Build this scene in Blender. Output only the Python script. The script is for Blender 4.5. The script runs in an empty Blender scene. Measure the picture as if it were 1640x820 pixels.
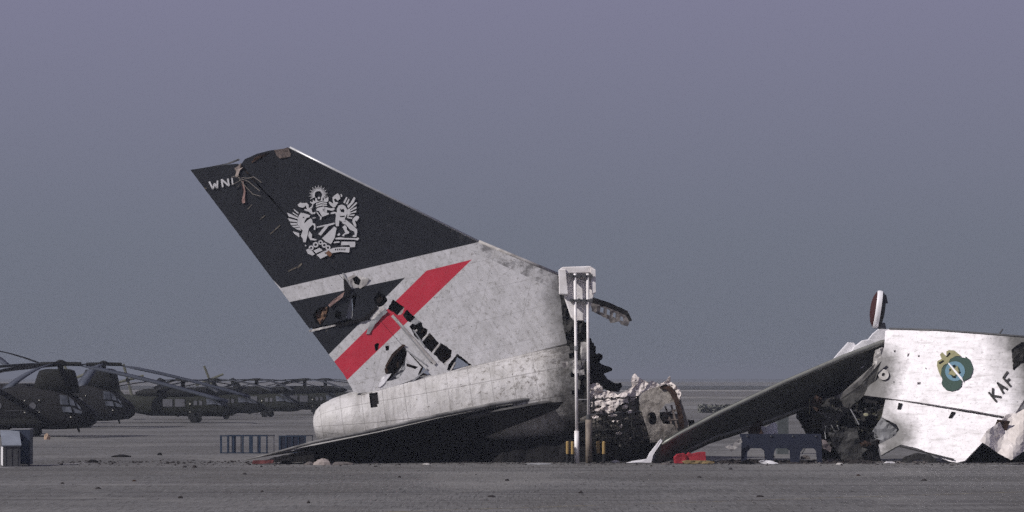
import bpy, bmesh, math, random
from mathutils import Vector, Matrix, noise as mnoise
from mathutils.geometry import delaunay_2d_cdt
R = math.radians
random.seed(7)
S = bpy.context.scene
COL = S.collection

# ------------------------------------------------------------------ camera, sky, sun, exposure
F, CX, HY, CH = 4500.0, 820.0, 604.0, 4.53       # focal length in photo pixels, centre, horizon row, camera height
cam = bpy.data.cameras.new('camera'); camo = bpy.data.objects.new('camera', cam); COL.objects.link(camo)
camo.location = (0, 0, CH); camo.rotation_euler = (R(90), 0, 0)
cam.sensor_width = 36; cam.lens = 36*F/1640; cam.shift_y = (HY-410)/1640
cam.clip_start = 1; cam.clip_end = 40000
S.camera = camo
S.render.engine = 'CYCLES'
S.cycles.max_bounces = 6; S.cycles.volume_bounces = 0; S.cycles.use_denoising = False; S.cycles.use_adaptive_sampling = True; S.cycles.adaptive_threshold = 0.25; S.cycles.adaptive_min_samples = 16
S.view_settings.view_transform = 'Standard'; S.view_settings.look = 'None'
S.view_settings.exposure = 0.0; S.view_settings.gamma = 1.0
SUND = Vector((-0.70, -0.38, 0.60)).normalized()     # towards the sun
sun_el = math.asin(SUND.z); sun_az = math.atan2(SUND.x, SUND.y)
W = bpy.data.worlds.new('World'); S.world = W; W.use_nodes = True
nt = W.node_tree; nt.nodes.clear()
wo = nt.nodes.new('ShaderNodeOutputWorld'); bg = nt.nodes.new('ShaderNodeBackground')
sky = nt.nodes.new('ShaderNodeTexSky'); sky.sky_type = 'NISHITA'; sky.sun_disc = False
sky.sun_elevation = sun_el; sky.sun_rotation = sun_az; sky.dust_density = 4; sky.air_density = 1.5
tc = nt.nodes.new('ShaderNodeTexCoord'); sp = nt.nodes.new('ShaderNodeSeparateXYZ')
cr = nt.nodes.new('ShaderNodeValToRGB'); mx = nt.nodes.new('ShaderNodeMix'); mx.data_type = 'RGBA'
mr = nt.nodes.new('ShaderNodeMapRange'); mr.inputs[1].default_value = -0.01; mr.inputs[2].default_value = 0.14
nt.links.new(tc.outputs['Generated'], sp.inputs[0]); nt.links.new(sp.outputs[2], mr.inputs[0]); nt.links.new(mr.outputs[0], cr.inputs[0])
def skyc(r, g, b): return tuple(((c/255)/12.92 if c < 11 else ((c/255+.055)/1.055)**2.4)/0.05 for c in (r, g, b))+(1,)
e = cr.color_ramp.elements
e[0].position = 0.0; e[0].color = skyc(107, 112, 123)
e[1].position = 1.0; e[1].color = skyc(127, 126, 151)
k = e.new(0.4); k.color = skyc(112, 117, 132)
mx.inputs[0].default_value = 0.985
nt.links.new(sky.outputs[0], mx.inputs[6]); nt.links.new(cr.outputs[0], mx.inputs[7])
nt.links.new(mx.outputs[2], bg.inputs[0]); bg.inputs[1].default_value = 0.05; nt.links.new(bg.outputs[0], wo.inputs[0])
sl = bpy.data.lights.new('sun', 'SUN'); sl.energy = 4.3; sl.angle = R(0.6); sl.color = (1.0, 0.965, 0.94)
slo = bpy.data.objects.new('sun', sl); COL.objects.link(slo); slo.location = (-60, 60, 80)
slo.rotation_euler = SUND.to_track_quat('Z', 'Y').to_euler()

# ------------------------------------------------------------------ helpers
def P(px, py, Y): return Vector(((px-CX)*Y/F, Y, CH-(py-HY)*Y/F))
def gy(Y): return HY+CH*F/Y                          # photo row of the ground at depth Y
class Plane:                                         # an inclined flat surface standing in the scene
    def __init__(s, px, py, Y, n):
        s.o = P(px, py, Y); s.n = Vector(n).normalized()
        s.u = Vector((0, 0, 1)).cross(s.n); s.u.normalize()
        if s.u.x < 0: s.u = -s.u
        s.v = s.u.cross(s.n); s.v = s.v if s.v.z > 0 else -s.v
        s.off = 0.0
    def __call__(s, px, py, off=0.0):
        d = P(px, py, 1.0)-Vector((0, 0, CH)); c = Vector((0, 0, CH))
        o = s.o+s.n*off
        t = (o-c).dot(s.n)/d.dot(s.n); return c+d*t
    def uv(s, p): q = p-s.o; return (q.dot(s.u), q.dot(s.v))
def deep(Yf):
    if callable(Yf): return lambda x, y, off=0: P(x, y, Yf(x, y)-off)
    return lambda x, y, off=0: P(x, y, Yf-off)

def tag(o, label=None, cat=None, group=None, kind=None):
    if label: o['label'] = label
    if cat: o['category'] = cat
    if group: o['group'] = group
    if kind: o['kind'] = kind
    return o
def empty(name, loc, label, cat, group=None):
    o = bpy.data.objects.new(name, None); COL.objects.link(o); o.location = loc; o.empty_display_size = .3
    return tag(o, label, cat, group)
def wloc(o):
    v = Vector(o.location)
    while o.parent: o = o.parent; v = v+o.location
    return v
def build(name, bm, mat, parent=None, smooth=False, origin=None):
    me = bpy.data.meshes.new(name)
    if parent is not None: off = wloc(parent); loc = Vector((0, 0, 0))
    elif origin is not None: off = Vector(origin); loc = off
    else:
        xs = [v.co for v in bm.verts]
        off = Vector(((min(v.x for v in xs)+max(v.x for v in xs))/2, (min(v.y for v in xs)+max(v.y for v in xs))/2, min(v.z for v in xs))); loc = off
    for v in bm.verts: v.co -= off
    if smooth:
        for f in bm.faces: f.smooth = True
    bm.to_mesh(me); bm.free()
    for m in (mat if isinstance(mat, (list, tuple)) else [mat]): me.materials.append(m)
    o = bpy.data.objects.new(name, me); COL.objects.link(o); o.location = loc
    if parent is not None: o.parent = parent
    return o
def copy_tree(o, parent=None):
    c = o.copy(); COL.objects.link(c); c.parent = parent
    for ch in [k for k in bpy.data.objects if k.parent == o]: copy_tree(ch, c)
    return c

def box(bm, x0, x1, y0, y1, z0, z1, M=None):
    vs = [bm.verts.new(Vector(p) if M is None else M @ Vector(p)) for p in
          [(x0, y0, z0), (x1, y0, z0), (x1, y1, z0), (x0, y1, z0), (x0, y0, z1), (x1, y0, z1), (x1, y1, z1), (x0, y1, z1)]]
    for f in [(0, 3, 2, 1), (4, 5, 6, 7), (0, 1, 5, 4), (1, 2, 6, 5), (2, 3, 7, 6), (3, 0, 4, 7)]: bm.faces.new([vs[i] for i in f])
    return bm
def B(*a, **k): return box(bmesh.new(), *a, **k)
def tube(bm, pts, rad, seg=10, cap=True, flat=1.0):
    pts = [Vector(p) for p in pts]
    if not isinstance(rad, (list, tuple)): rad = [rad]*len(pts)
    rings = []
    for i, p in enumerate(pts):
        d = (pts[min(i+1, len(pts)-1)]-pts[max(i-1, 0)]).normalized()
        a = d.cross(Vector((0, 0, 1)));
        if a.length < 1e-3: a = d.cross(Vector((0, 1, 0)))
        a.normalize(); b = a.cross(d)
        rings.append([bm.verts.new(p+(a*math.cos(t)+b*math.sin(t)*flat)*rad[i]) for t in [2*math.pi*j/seg for j in range(seg)]])
    for i in range(len(rings)-1):
        for j in range(seg): bm.faces.new([rings[i][j], rings[i][(j+1) % seg], rings[i+1][(j+1) % seg], rings[i+1][j]])
    if cap: bm.faces.new(rings[0][::-1]); bm.faces.new(rings[-1])
    return bm
def T(*a, **k): return tube(bmesh.new(), *a, **k)
def loft(bm, rings, closed=True, cap=(True, True)):
    vr = [[bm.verts.new(Vector(p)) for p in r] for r in rings]
    n = len(vr[0])
    for i in range(len(vr)-1):
        for j in range(n if closed else n-1): bm.faces.new([vr[i][j], vr[i][(j+1) % n], vr[i+1][(j+1) % n], vr[i+1][j]])
    if cap[0]: bm.faces.new(vr[0][::-1])
    if cap[1]: bm.faces.new(vr[-1])
    return bm

def inside(p, poly):
    x, y = p; c = False; j = len(poly)-1
    for i in range(len(poly)):
        xi, yi = poly[i]; xj, yj = poly[j]
        if (yi > y) != (yj > y) and x < (xj-xi)*(y-yi)/(yj-yi)+xi: c = not c
        j = i
    return c
def jagged(poly, step, amp, seed=0):
    out = []
    for i in range(len(poly)):
        a, b = poly[i], poly[(i+1) % len(poly)]
        L = math.hypot(b[0]-a[0], b[1]-a[1]); n = max(1, int(L/step)) if amp > 0 else 1
        for k in range(n):
            t = k/n; x = a[0]+(b[0]-a[0])*t; y = a[1]+(b[1]-a[1])*t
            if k and amp > 0:
                q = mnoise.noise_vector(Vector((x*.35+seed, y*.35, seed*3.1)))
                x += q.x*amp; y += q.y*amp
            out.append((x, y))
    return out
def sheet(bm, outline, fn, thick=0.05, holes=(), step=None, off=0.0, rough=0.0, rs=0.8, tv=None, uvf=None, jag=0.0, hjag=0.0, seed=0, back=True):
    """a sheet of metal cut to an outline, with real holes, bent by fn, given a thickness"""
    outline = jagged(outline, 3.0, jag, seed)
    holes = [jagged(h, 2.5, hjag, seed+i) for i, h in enumerate(holes)]
    V, E = [], []
    for poly in [outline]+list(holes):
        s = len(V); V += [Vector(p) for p in poly]; E += [(s+i, s+(i+1) % len(poly)) for i in range(len(poly))]
    if step:
        x0 = min(p[0] for p in outline); x1 = max(p[0] for p in outline); y0 = min(p[1] for p in outline); y1 = max(p[1] for p in outline)
        x = x0+step*.5
        while x < x1:
            y = y0+step*.5
            while y < y1:
                q = (x+random.uniform(-.2, .2)*step, y+random.uniform(-.2, .2)*step)
                if inside(q, outline) and not any(inside(q, h) for h in holes): V.append(Vector(q))
                y += step
            x += step
    r = delaunay_2d_cdt(V, E, [], 0, 1e-4)
    vs, fs = r[0], r[2]
    keep = []
    for f in fs:
        c = sum((vs[i] for i in f), Vector((0, 0)))/len(f); c = (c.x, c.y)
        if inside(c, outline) and not any(inside(c, h) for h in holes): keep.append(f)
    used = sorted({i for f in keep for i in f}); mp = {}
    n = fn.n if isinstance(fn, Plane) else Vector((0, -1, 0))
    tvv = Vector(tv) if tv is not None else -n
    uvl = bm.loops.layers.uv.verify()
    bk = {}
    for i in used:
        p = fn(vs[i].x, vs[i].y, off)
        if rough: p = p+n*rough*mnoise.fractal(p*rs+Vector((seed*7.3, 0, 0)), 0.7, 2.2, 4)
        mp[i] = bm.verts.new(p)
        if back: bk[i] = bm.verts.new(p+tvv*thick)
    U = uvf or (fn.uv if isinstance(fn, Plane) else (lambda p: (p.x, p.z)))
    def mk(vl):
        try: f = bm.faces.new(vl)
        except ValueError: return
        for l in f.loops: l[uvl].uv = U(l.vert.co)
    cnt = {}
    for f in keep:
        a, b, c = [vs[i] for i in f[:3]]
        if (b-a).x*(c-a).y-(b-a).y*(c-a).x < 0: f = list(f)[::-1]
        f = list(f)[::-1]
        for i in range(len(f)):
            e = (f[i], f[(i+1) % len(f)]); cnt[e] = 1
        mk([mp[i] for i in f])
        if back: mk([bk[i] for i in f[::-1]])
    if back:
        for (a, b) in list(cnt):
            if (b, a) not in cnt: mk([mp[b], mp[a], bk[a], bk[b]])
    return bm
def SH(*a, **k): return sheet(bmesh.new(), *a, **k)
def circ(cx, cy, r, n=20, ry=None, a0=0): return [(cx+r*math.cos(2*math.pi*i/n+a0), cy+(ry or r)*math.sin(2*math.pi*i/n+a0)) for i in range(n)]
def stroke(a, b, w):
    dx, dy = b[0]-a[0], b[1]-a[1]; L = math.hypot(dx, dy); nx, ny = -dy/L*w/2, dx/L*w/2
    return [(a[0]+nx, a[1]+ny), (b[0]+nx, b[1]+ny), (b[0]-nx, b[1]-ny), (a[0]-nx, a[1]-ny)]
def zz(ox, oy, s): return lambda pts: [(ox+x/s, oy+y/s) for x, y in pts]

# ------------------------------------------------------------------ materials
class NT:
    def __init__(s, name, rough=0.6, metal=0.0):
        s.m = bpy.data.materials.new(name); s.m.use_nodes = True; s.t = s.m.node_tree
        s.b = s.t.nodes['Principled BSDF']; s.b.inputs['Roughness'].default_value = rough; s.b.inputs['Metallic'].default_value = metal
        s.b.inputs['Specular IOR Level'].default_value = 0.3 if rough < .7 else .08
    def n(s, ty, **k):
        x = s.t.nodes.new(ty)
        for a, b in k.items(): setattr(x, a, b)
        return x
    def put(s, sock, v):
        if v is None: return
        if isinstance(v, bpy.types.NodeSocket): s.t.links.new(v, sock)
        elif isinstance(v, (tuple, list)) and len(v) == 3 and sock.type == 'RGBA': sock.default_value = (*v, 1)
        else: sock.default_value = v
    def math(s, op, a, b=None, c=None, clamp=False):
        x = s.n('ShaderNodeMath', operation=op, use_clamp=clamp); s.put(x.inputs[0], a); s.put(x.inputs[1], b); s.put(x.inputs[2], c); return x.outputs[0]
    def mix(s, f, a, b, mode='MIX'):
        x = s.n('ShaderNodeMix', data_type='RGBA', blend_type=mode); s.put(x.inputs[0], f); s.put(x.inputs[6], a); s.put(x.inputs[7], b); return x.outputs[2]
    def obj(s): return s.n('ShaderNodeTexCoord').outputs['Object']
    def uv(s): return s.n('ShaderNodeTexCoord').outputs['UV']
    def scale(s, v, sc):
        x = s.n('ShaderNodeMapping'); s.put(x.inputs[0], v); x.inputs[3].default_value = sc; return x.outputs[0]
    def rot(s, v, r):
        x = s.n('ShaderNodeMapping'); s.put(x.inputs[0], v); x.inputs[2].default_value = r; return x.outputs[0]
    def noise(s, v, sc, det=4, ro=.55, dist=0):
        x = s.n('ShaderNodeTexNoise'); s.put(x.inputs['Vector'], v); x.inputs['Scale'].default_value = sc; x.inputs['Detail'].default_value = det
        x.inputs['Roughness'].default_value = ro; x.inputs['Distortion'].default_value = dist; return x.outputs[0]
    def vor(s, v, sc, feat='F1'):
        x = s.n('ShaderNodeTexVoronoi', feature=feat); s.put(x.inputs['Vector'], v); x.inputs['Scale'].default_value = sc; return x.outputs[0]
    def step(s, f, a, b, lo=0.0, hi=1.0):
        x = s.n('ShaderNodeMapRange'); s.put(x.inputs[0], f); x.inputs[1].default_value = a; x.inputs[2].default_value = b
        x.inputs[3].default_value = lo; x.inputs[4].default_value = hi; return x.outputs[0]
    def xyz(s, v):
        x = s.n('ShaderNodeSeparateXYZ'); s.put(x.inputs[0], v); return x.outputs
    def poly(s, X, Y, pts, k=40.0):                  # mask of a convex polygon painted on the surface
        cx = sum(p[0] for p in pts)/len(pts); cy = sum(p[1] for p in pts)/len(pts); out = None
        for i in range(len(pts)):
            a, b = pts[i], pts[(i+1) % len(pts)]
            nx, ny = -(b[1]-a[1]), b[0]-a[0]; L = math.hypot(nx, ny); nx /= L; ny /= L
            c = -(nx*a[0]+ny*a[1])
            if nx*cx+ny*cy+c < 0: nx, ny, c = -nx, -ny, -c
            d = s.math('MULTIPLY_ADD', X, nx, s.math('MULTIPLY_ADD', Y, ny, c))
            d = s.math('MULTIPLY', d, k, clamp=True)
            out = d if out is None else s.math('MINIMUM', out, d)
        return out
    def bump(s, h, st=.3, d=.05):
        x = s.n('ShaderNodeBump'); x.inputs['Strength'].default_value = st; x.inputs['Distance'].default_value = d
        s.put(x.inputs['Height'], h); s.t.links.new(x.outputs[0], s.b.inputs['Normal'])
    def done(s, col=None, rough=None):
        s.put(s.b.inputs['Base Color'], col)
        if rough is not None: s.put(s.b.inputs['Roughness'], rough)
        return s.m
def plain(name, c, rough=.6, metal=0.0, var=.35, sc=1.5, dirt=None):
    m = NT(name, rough, metal); v = m.obj(); f = m.step(m.noise(v, sc, 6, .65), .3, .75)
    lo = tuple(x*(1-var) for x in c) if dirt is None else dirt
    return m.done(m.mix(f, lo, c))
def lines(m, X, Y, dx, dy, w):                       # panel seams
    def g(A, d):
        f = m.math('FRACT', m.math('DIVIDE', A, d)); return m.math('LESS_THAN', f, w/d)
    return m.math('MAXIMUM', g(X, dx), g(Y, dy))

black = plain('soot_and_shade_black', (.012, .011, .012), .8, sc=3)  # shared black: real soot, and the shade painted under the stabiliser
char = plain('charred_metal', (.045, .042, .04), .7, sc=2.5, dirt=(.008, .008, .008))
dkbrown = plain('scorched_brown', (.06, .035, .025), .8, sc=3, dirt=(.012, .008, .007))
ash = NT('melted_ash', .8); v_ = ash.obj()
f_ = ash.step(ash.noise(v_, 3.4, 8, .75), .36, .52)
ash.bump(ash.noise(v_, 5, 6, .65), .6, .08); ash = ash.done(ash.mix(f_, (.26, .22, .20), (.62, .56, .53)))
whitep = plain('white_paint', (.78, .76, .78), .45, sc=1.2, var=.15)
dirtyw = plain('dirty_white_paint', (.6, .58, .56), .6, sc=1.4, dirt=(.2, .18, .17))
postw = plain('post_white', (.90, .87, .88), .5, sc=1.6, dirt=(.6, .56, .54))
postb = plain('post_rusty', (.30, .25, .2), .6, sc=2.2, dirt=(.1, .08, .07))
greym = plain('grey_metal', (.3, .3, .31), .5, sc=2, var=.3)
gunm = plain('gun_metal', (.1, .1, .105), .5, sc=2, var=.5)
yellowp = plain('yellow_paint', (.36, .24, .09), .6, sc=5)
bluep = plain('dark_blue_paint', (.018, .022, .042), .6, sc=2)
blue2 = plain('faded_blue_paint', (.022, .040, .075), .6, sc=2)
redp = plain('red_paint', (.36, .028, .042), .6, sc=3, var=.3)
tan = plain('beige_cloth', (.34, .29, .27), .9, sc=5)

# ------------------------------------------------------------------ ground, far land, haze
def ground_mat():
    m = NT('concrete_apron', .85); g = m.n('ShaderNodeNewGeometry').outputs['Position']
    s = m.scale(g, (.012, .13, 1)); a = m.noise(s, 1, 5, .55)
    s2 = m.scale(g, (.15, .9, 1)); b = m.noise(s2, 1, 5, .6)
    c = m.noise(g, 3.5, 6, .75); d = m.noise(g, .35, 4, .6)
    col = m.mix(m.step(a, .35, .66), (.098, .095, .093), (.165, .160, .157))
    col = m.mix(m.step(b, .45, .75, 0, .5), col, (.072, .070, .068))
    col = m.mix(m.step(d, .5, .8, 0, .5), col, (.17, .163, .155))
    col = m.mix(m.step(c, .55, .72, 0, .75), col, (.05, .046, .046))
    # oil and soot streaks trailing along the taxi line
    s3 = m.scale(g, (.03, .45, 1)); e_ = m.noise(s3, 1, 3, .5)
    col = m.mix(m.step(e_, .56, .68, 0, .55), col, (.06, .056, .058))
    # far sand: lighter and greener with distance bands
    o = m.xyz(g); far = m.step(o[1], 330, 700)
    s4 = m.scale(g, (.0015, .010, 1)); h = m.noise(s4, 1, 5, .6)
    col = m.mix(far, col, m.mix(m.step(h, .4, .6), (.10, .095, .085), (.25, .235, .215)))
    gr = m.noise(m.scale(g, (9, .4, 1)), 1, 5, .7)
    col = m.mix(m.math('MULTIPLY', m.step(gr, .50, .66), m.step(o[1], 150, 420, .75, .2)), col, (.035, .034, .033))
    pt = m.noise(m.scale(g, (.10, .045, 1)), 1, 5, .6, .6)
    col = m.mix(m.step(pt, .50, .60, 0, .38), col, (.075, .070, .064))
    col = m.mix(m.step(pt, .44, .36, 0, .35), col, (.20, .192, .182))
    gl = m.noise(m.scale(g, (6, .3, 1)), 1.7, 5, .7)
    col = m.mix(m.math('MULTIPLY', m.step(gl, .56, .70), m.step(o[1], 150, 420, .6, .1)), col, (.24, .235, .23))
    def joint(A, d, w, ph):
        f = m.math('FRACT', m.math('DIVIDE', m.math('ADD', A, ph), d)); return m.math('LESS_THAN', f, w/d)
    jn = m.math('MAXIMUM', joint(o[1], 22.0, .25, 2.0), joint(m.math('MULTIPLY_ADD', o[1], -.35, o[0]), 7.5, .07, 1.0))
    col = m.mix(m.math('MULTIPLY', jn, .22), col, (.03, .03, .03))
    m.bump(c, .25, .02)
    return m.done(col)
bm = bmesh.new(); vs = [bm.verts.new(p) for p in [(-9000, 1, 0), (9000, 1, 0), (9000, 16000, 0), (-9000, 16000, 0)]]; bm.faces.new(vs)
tag(build('ground', bm, ground_mat(), origin=(0, 0, 0)), kind='structure')

def strip(name, Y0, Y1, x0, x1, col, h=.006, dirt=None, noise=.02):
    bm = bmesh.new(); n = 60
    a = [bm.verts.new((x0+(x1-x0)*i/n, Y0*(1+noise*mnoise.noise(Vector((i*.25, Y0, 0)))), h)) for i in range(n+1)]
    b = [bm.verts.new((x0+(x1-x0)*i/n, Y1*(1+noise*mnoise.noise(Vector((i*.25, Y1, 5)))), h)) for i in range(n+1)]
    for i in range(n): bm.faces.new([a[i], a[i+1], b[i+1], b[i]])
    return tag(build(name, bm, plain(name+'_surface', col, .9, sc=.02, dirt=dirt, var=.35)), kind='structure')
strip('taxiway', 400, 440, -900, 900, (.21, .205, .20))
strip('sand_flat', 650, 900, -1500, 1500, (.14, .13, .12))
strip('dark_scrub_ground', 1000, 1500, -2500, 2500, (.06, .058, .05))
strip('pale_salt_flat', 2300, 3600, -4500, 4500, (.16, .155, .145))
# worn yellow line across the near apron
def worn():
    m = NT('worn_yellow_marking', .8); g = m.n('ShaderNodeNewGeometry').outputs['Position']
    f = m.step(m.noise(g, 1.4, 6, .7), .42, .62)
    return m.done(m.mix(f, (.13, .12, .12), (.24, .205, .12)))
wy = worn()
bm = bmesh.new()
def quadline(bm, a, b, w, z=.004):
    a = Vector((*a, z)); b = Vector((*b, z)); d = (b-a).normalized(); n = Vector((-d.y, d.x, 0))*w/2
    bm.faces.new([bm.verts.new(p) for p in (a-n, b-n, b+n, a+n)])
def G(px, py): Y = CH*F/(py-HY); return ((px-CX)*Y/F, Y)
quadline(bm, G(560, 822), G(1400, 795), .16); quadline(bm, G(1400, 795), G(1700, 786), .16)
tag(build('taxi_line', bm, wy), kind='structure')
bm = bmesh.new(); quadline(bm, G(1060, 775), G(1165, 774), .25); quadline(bm, G(150, 741), G(-60, 752), .5)
quadline(bm, G(1360, 758), G(1660, 754), .3); quadline(bm, G(-40, 716), G(520, 713), .35)
tag(build('faded_marking', bm, plain('faded_white_marking', (.26, .25, .26), .8, sc=1.5)), kind='structure')

def ridge(name, Y, x0, x1, h, col, seed, w=14, label=None, cat=None):
    bm = bmesh.new(); n = 160; rings = []
    for i in range(n+1):
        x = x0+(x1-x0)*i/n; t = min(1, min(i, n-i)/8)
        hh = h*t*(.6+.7*abs(mnoise.fractal(Vector((x*.02, seed, 0)), .8, 2.1, 4)))+.01
        rings.append([(x, Y-w, -.1), (x, Y-w*.4, hh*.8), (x, Y, hh), (x, Y+w, -.1)])
    loft(bm, rings, closed=False, cap=(False, False))
    return build(name, bm, plain(name+'_soil', col, .95, sc=.15, var=.5))
tag(ridge('far_dune', 1700, -1700, 1700, 2.0, (.19, .175, .155), 3, 40), kind='structure')
tag(ridge('distant_rise', 3600, -4200, 4200, 2.6, (.11, .105, .1), 9, 60), kind='structure')

# low scrub hedge behind the wreck
m = NT('scrub_leaves', .9); scrubm = m.done(m.mix(m.step(m.noise(m.obj(), .8, 5), .4, .6), (.10, .10, .09), (.14, .14, .125)))
def scrub(x0, x1, Y, h, n, label, seed):
    rnd = random.Random(seed); bm = bmesh.new()
    for i in range(n):
        x = rnd.uniform(x0, x1); t = abs(mnoise.noise(Vector((x*.15, seed, 0))))+.45
        z = rnd.uniform(0, .75)*h*(.55+.35*t); s = rnd.uniform(.15, .4)
        p = Vector((x, Y+rnd.uniform(-2, 2), z)); a = Vector((rnd.gauss(0, 1), rnd.gauss(0, 1), rnd.gauss(0, 1))).normalized(); b = a.orthogonal().normalized()
        bm.faces.new([bm.verts.new(q) for q in (p-a*s, p+b*s*.7, p+a*s, p-b*s*.7)])
    return tag(build('scrub', bm, scrubm), label, 'shrubs', kind='stuff')
g1 = G(1120, 661); g2 = G(1260, 661)
scrub(g1[0], g2[0]+4, g1[1], 1.6, 3800, 'dark scrub hedge far behind the burnt fuselage', 3)
g1 = G(590, 660); 

hz = B(-8800, 8800, -40, 15500, -1, 16.0)
m = bpy.data.materials.new('haze_air'); m.use_nodes = True; t = m.node_tree; t.nodes.clear()
o_ = t.nodes.new('ShaderNodeOutputMaterial'); v_ = t.nodes.new('ShaderNodeVolumePrincipled')
v_.inputs['Color'].default_value = (.36, .39, .46, 1); v_.inputs['Density'].default_value = .00044; v_.inputs['Anisotropy'].default_value = 0
t.links.new(v_.outputs[0], o_.inputs['Volume'])
tag(build('haze', hz, m, origin=(0, 0, 0)), kind='stuff')

# ------------------------------------------------------------------ AIRLINER TAIL
D0 = 152.0
FIN = Plane(640, 450, D0, (0.03, -1, 0.16))
tail = empty('airliner_tail', (P(720, 738, D0).x, D0, 0), 'tall wrecked airliner tail with navy, white and red fin and silver crest', 'aircraft wreck')
q = lambda x, y: FIN.uv(FIN(x, y))
def fin_paint(name, seed=0):
    m = NT(name, .5); X, Y, Z = m.xyz(m.uv()); v = m.uv()
    grime = m.noise(v, .9, 7, .65); fine = m.noise(v, 9, 5, .7)
    st = m.noise(m.scale(m.rot(v, (0, 0, R(-35))), (4.0, .35, 1)), 1, 5, .6)
    white = m.mix(m.step(grime, .3, .7), (.44, .43, .43), (.60, .585, .60))
    white = m.mix(m.step(st, .48, .76, 0, .4), white, (.27, .255, .24))
    seam = lines(m, m.math('MULTIPLY_ADD', X, .97, m.math('MULTIPLY', Y, -.24)), m.math('MULTIPLY_ADD', Y, .97, m.math('MULTIPLY', X, -.24)), 2.3, 1.6, .03)
    white = m.mix(m.math('MULTIPLY', seam, .28), white, (.12, .11, .1))
    navy = m.mix(m.step(grime, .3, .75), (.004, .0048, .0075), (.009, .0102, .014))
    navy = m.mix(m.step(fine, .62, .74, 0, .35), navy, (.09, .085, .08))
    red = m.mix(m.step(grime, .3, .75), (.40, .022, .04), (.52, .03, .055))
    top = m.poly(X, Y, [q(290, 200), q(800, 200), q(767, 388), q(450, 462), q(290, 300)])
    # lower edge of the navy band
    arrow = m.poly(X, Y, [q(461, 484), q(650, 444), q(518, 577)])
    redA = m.poly(X, Y, [q(531, 583), q(683, 433), q(757, 415), q(552, 613)])
    c = m.mix(top, white, navy); c = m.mix(arrow, c, navy); c = m.mix(redA, c, red)
    # scratches
    sc = m.noise(m.scale(m.rot(v, (0, 0, R(40))), (22, .8, 1)), 1, 3, .5)
    c = m.mix(m.math('MULTIPLY', m.step(sc, .70, .76), m.step(m.noise(v, 1.3, 3), .5, .6)), c, (.28, .24, .2))
    wh = m.math('SUBTRACT', 1.0, m.math('MAXIMUM', top, m.math('MAXIMUM', arrow, redA)))
    c = m.mix(m.math('MULTIPLY', m.step(m.noise(v, 4.2, 7, .8), .53, .64, 0, .75), wh), c, (.20, .185, .165))
    sc2 = m.noise(m.scale(m.rot(v, (0, 0, R(-28))), (14, .6, 1)), 1.3, 4, .6)
    c = m.mix(m.math('MULTIPLY', m.math('MULTIPLY', m.step(sc2, .58, .68, 0, .45), m.step(m.noise(v, 1.0, 3), .40, .55)), m.math('MULTIPLY_ADD', wh, .9, .1)), c, (.15, .14, .13))
    c = m.mix(m.math('MULTIPLY', m.step(m.noise(v, 2.3, 6, .75), .60, .68, 0, .5), redA), c, (.25, .09, .08))
    # small specks
    sp_ = m.math('MULTIPLY', m.step(m.vor(v, 2.3), .04, .065, 1, 0), m.step(m.noise(v, .7, 2), .46, .5))
    c = m.mix(sp_, c, (.02, .018, .017))
    # soot near the burnt front end
    a = q(872, 480); b = q(912, 480)
    d = m.math('ADD', X, m.math('MULTIPLY', m.math('SUBTRACT', m.noise(v, .8, 6, .7), .5), 3.0))
    d = m.math('ADD', d, m.math('MULTIPLY', Y, .12))
    sm = m.step(d, a[0]-.5, b[0]+.1)
    c = m.mix(m.math('MULTIPLY', sm, .93), c, (.014, .013, .012))
    le = m.math('MULTIPLY', m.step(m.noise(v, 1.8, 5, .7), .45, .62), m.poly(X, Y, [q(735, 362), q(900, 430), q(900, 470), q(735, 392)]))
    c = m.mix(m.math('MULTIPLY', le, .7), c, (.04, .037, .035))
    m.bump(m.noise(v, .55, 3, .5), .35, .12)
    return m.done(c, .5)
def grow(h, k):
    cx = sum(p[0] for p in h)/len(h); cy = sum(p[1] for p in h)/len(h); return [(cx+(x-cx)*k, cy+(y-cy)*k) for x, y in h]
finm = fin_paint('tail_fin_paint')
z1 = zz(290, 220, 3.728); z2 = zz(440, 380, 3.418); z3 = zz(430, 270, 5.122)
def hinge(y, d=0): return (383+(y-262)*307/342+d, y)
fin_out = [(386, 263), (392, 255), (412, 246), (432, 241), (465, 236.5), (767, 387), (896, 440), (904, 470), (909, 510), (916, 552), (830, 574), (750, 592), (696, 606), hinge(560, .6), hinge(480, .4), hinge(400, .8), hinge(320, 1.6)]
H = {k: z2(p) for k, p in dict(
 h1=[(420,225),(450,213),(472,235),(462,262),(435,255)],
 h3=[(545,340),(570,298),(610,335),(612,350),(580,382),(560,370)],
 h4=[(625,392),(650,345),(705,385),(695,418),(672,422)],
 h5=[(705,425),(725,400),(765,440),(745,462),(722,452)],
 h6=[(745,490),(780,455),(800,470),(812,495),(832,505),(825,540),(798,562),(770,540)],
 h7=[(812,575),(850,530),(895,580),(890,600),(858,628)],
 h8=[(875,638),(910,583),(965,620),(960,655),(930,692)],
 h9=[(950,722),(958,695),(1000,645),(1070,700),(1068,718),(985,738)],
 ).items()}
HR = {k: z2(p) for k, p in dict(
 h10=[(785,752),(800,715),(845,680),(880,690),(905,722),(895,748),(860,758),(800,770)],
 h11=[(605,715),(640,650),(700,590),(725,600),(720,650),(715,720),(680,772),(630,785),(600,790),(590,770),(612,750)],
 h12=[(545,590),(560,578),(572,582),(566,615),(552,625)],
 h13=[(605,595),(628,592),(625,618),(608,620)],
 h14=[(720,690),(785,710),(770,722),(722,706)],
 h15=[(210,425),(235,385),(300,380),(290,430),(255,485),(220,465)],
 h16=[(385,440),(412,345),(430,312),(452,330),(455,380),(425,440)],
 h17=[(335,400),(365,410),(360,450),(330,440)],
 h18=[(512,452),(545,400),(565,415),(540,448)],
 h19=[(612,405),(640,412),(655,430),(632,440)],
 ).items()}
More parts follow.
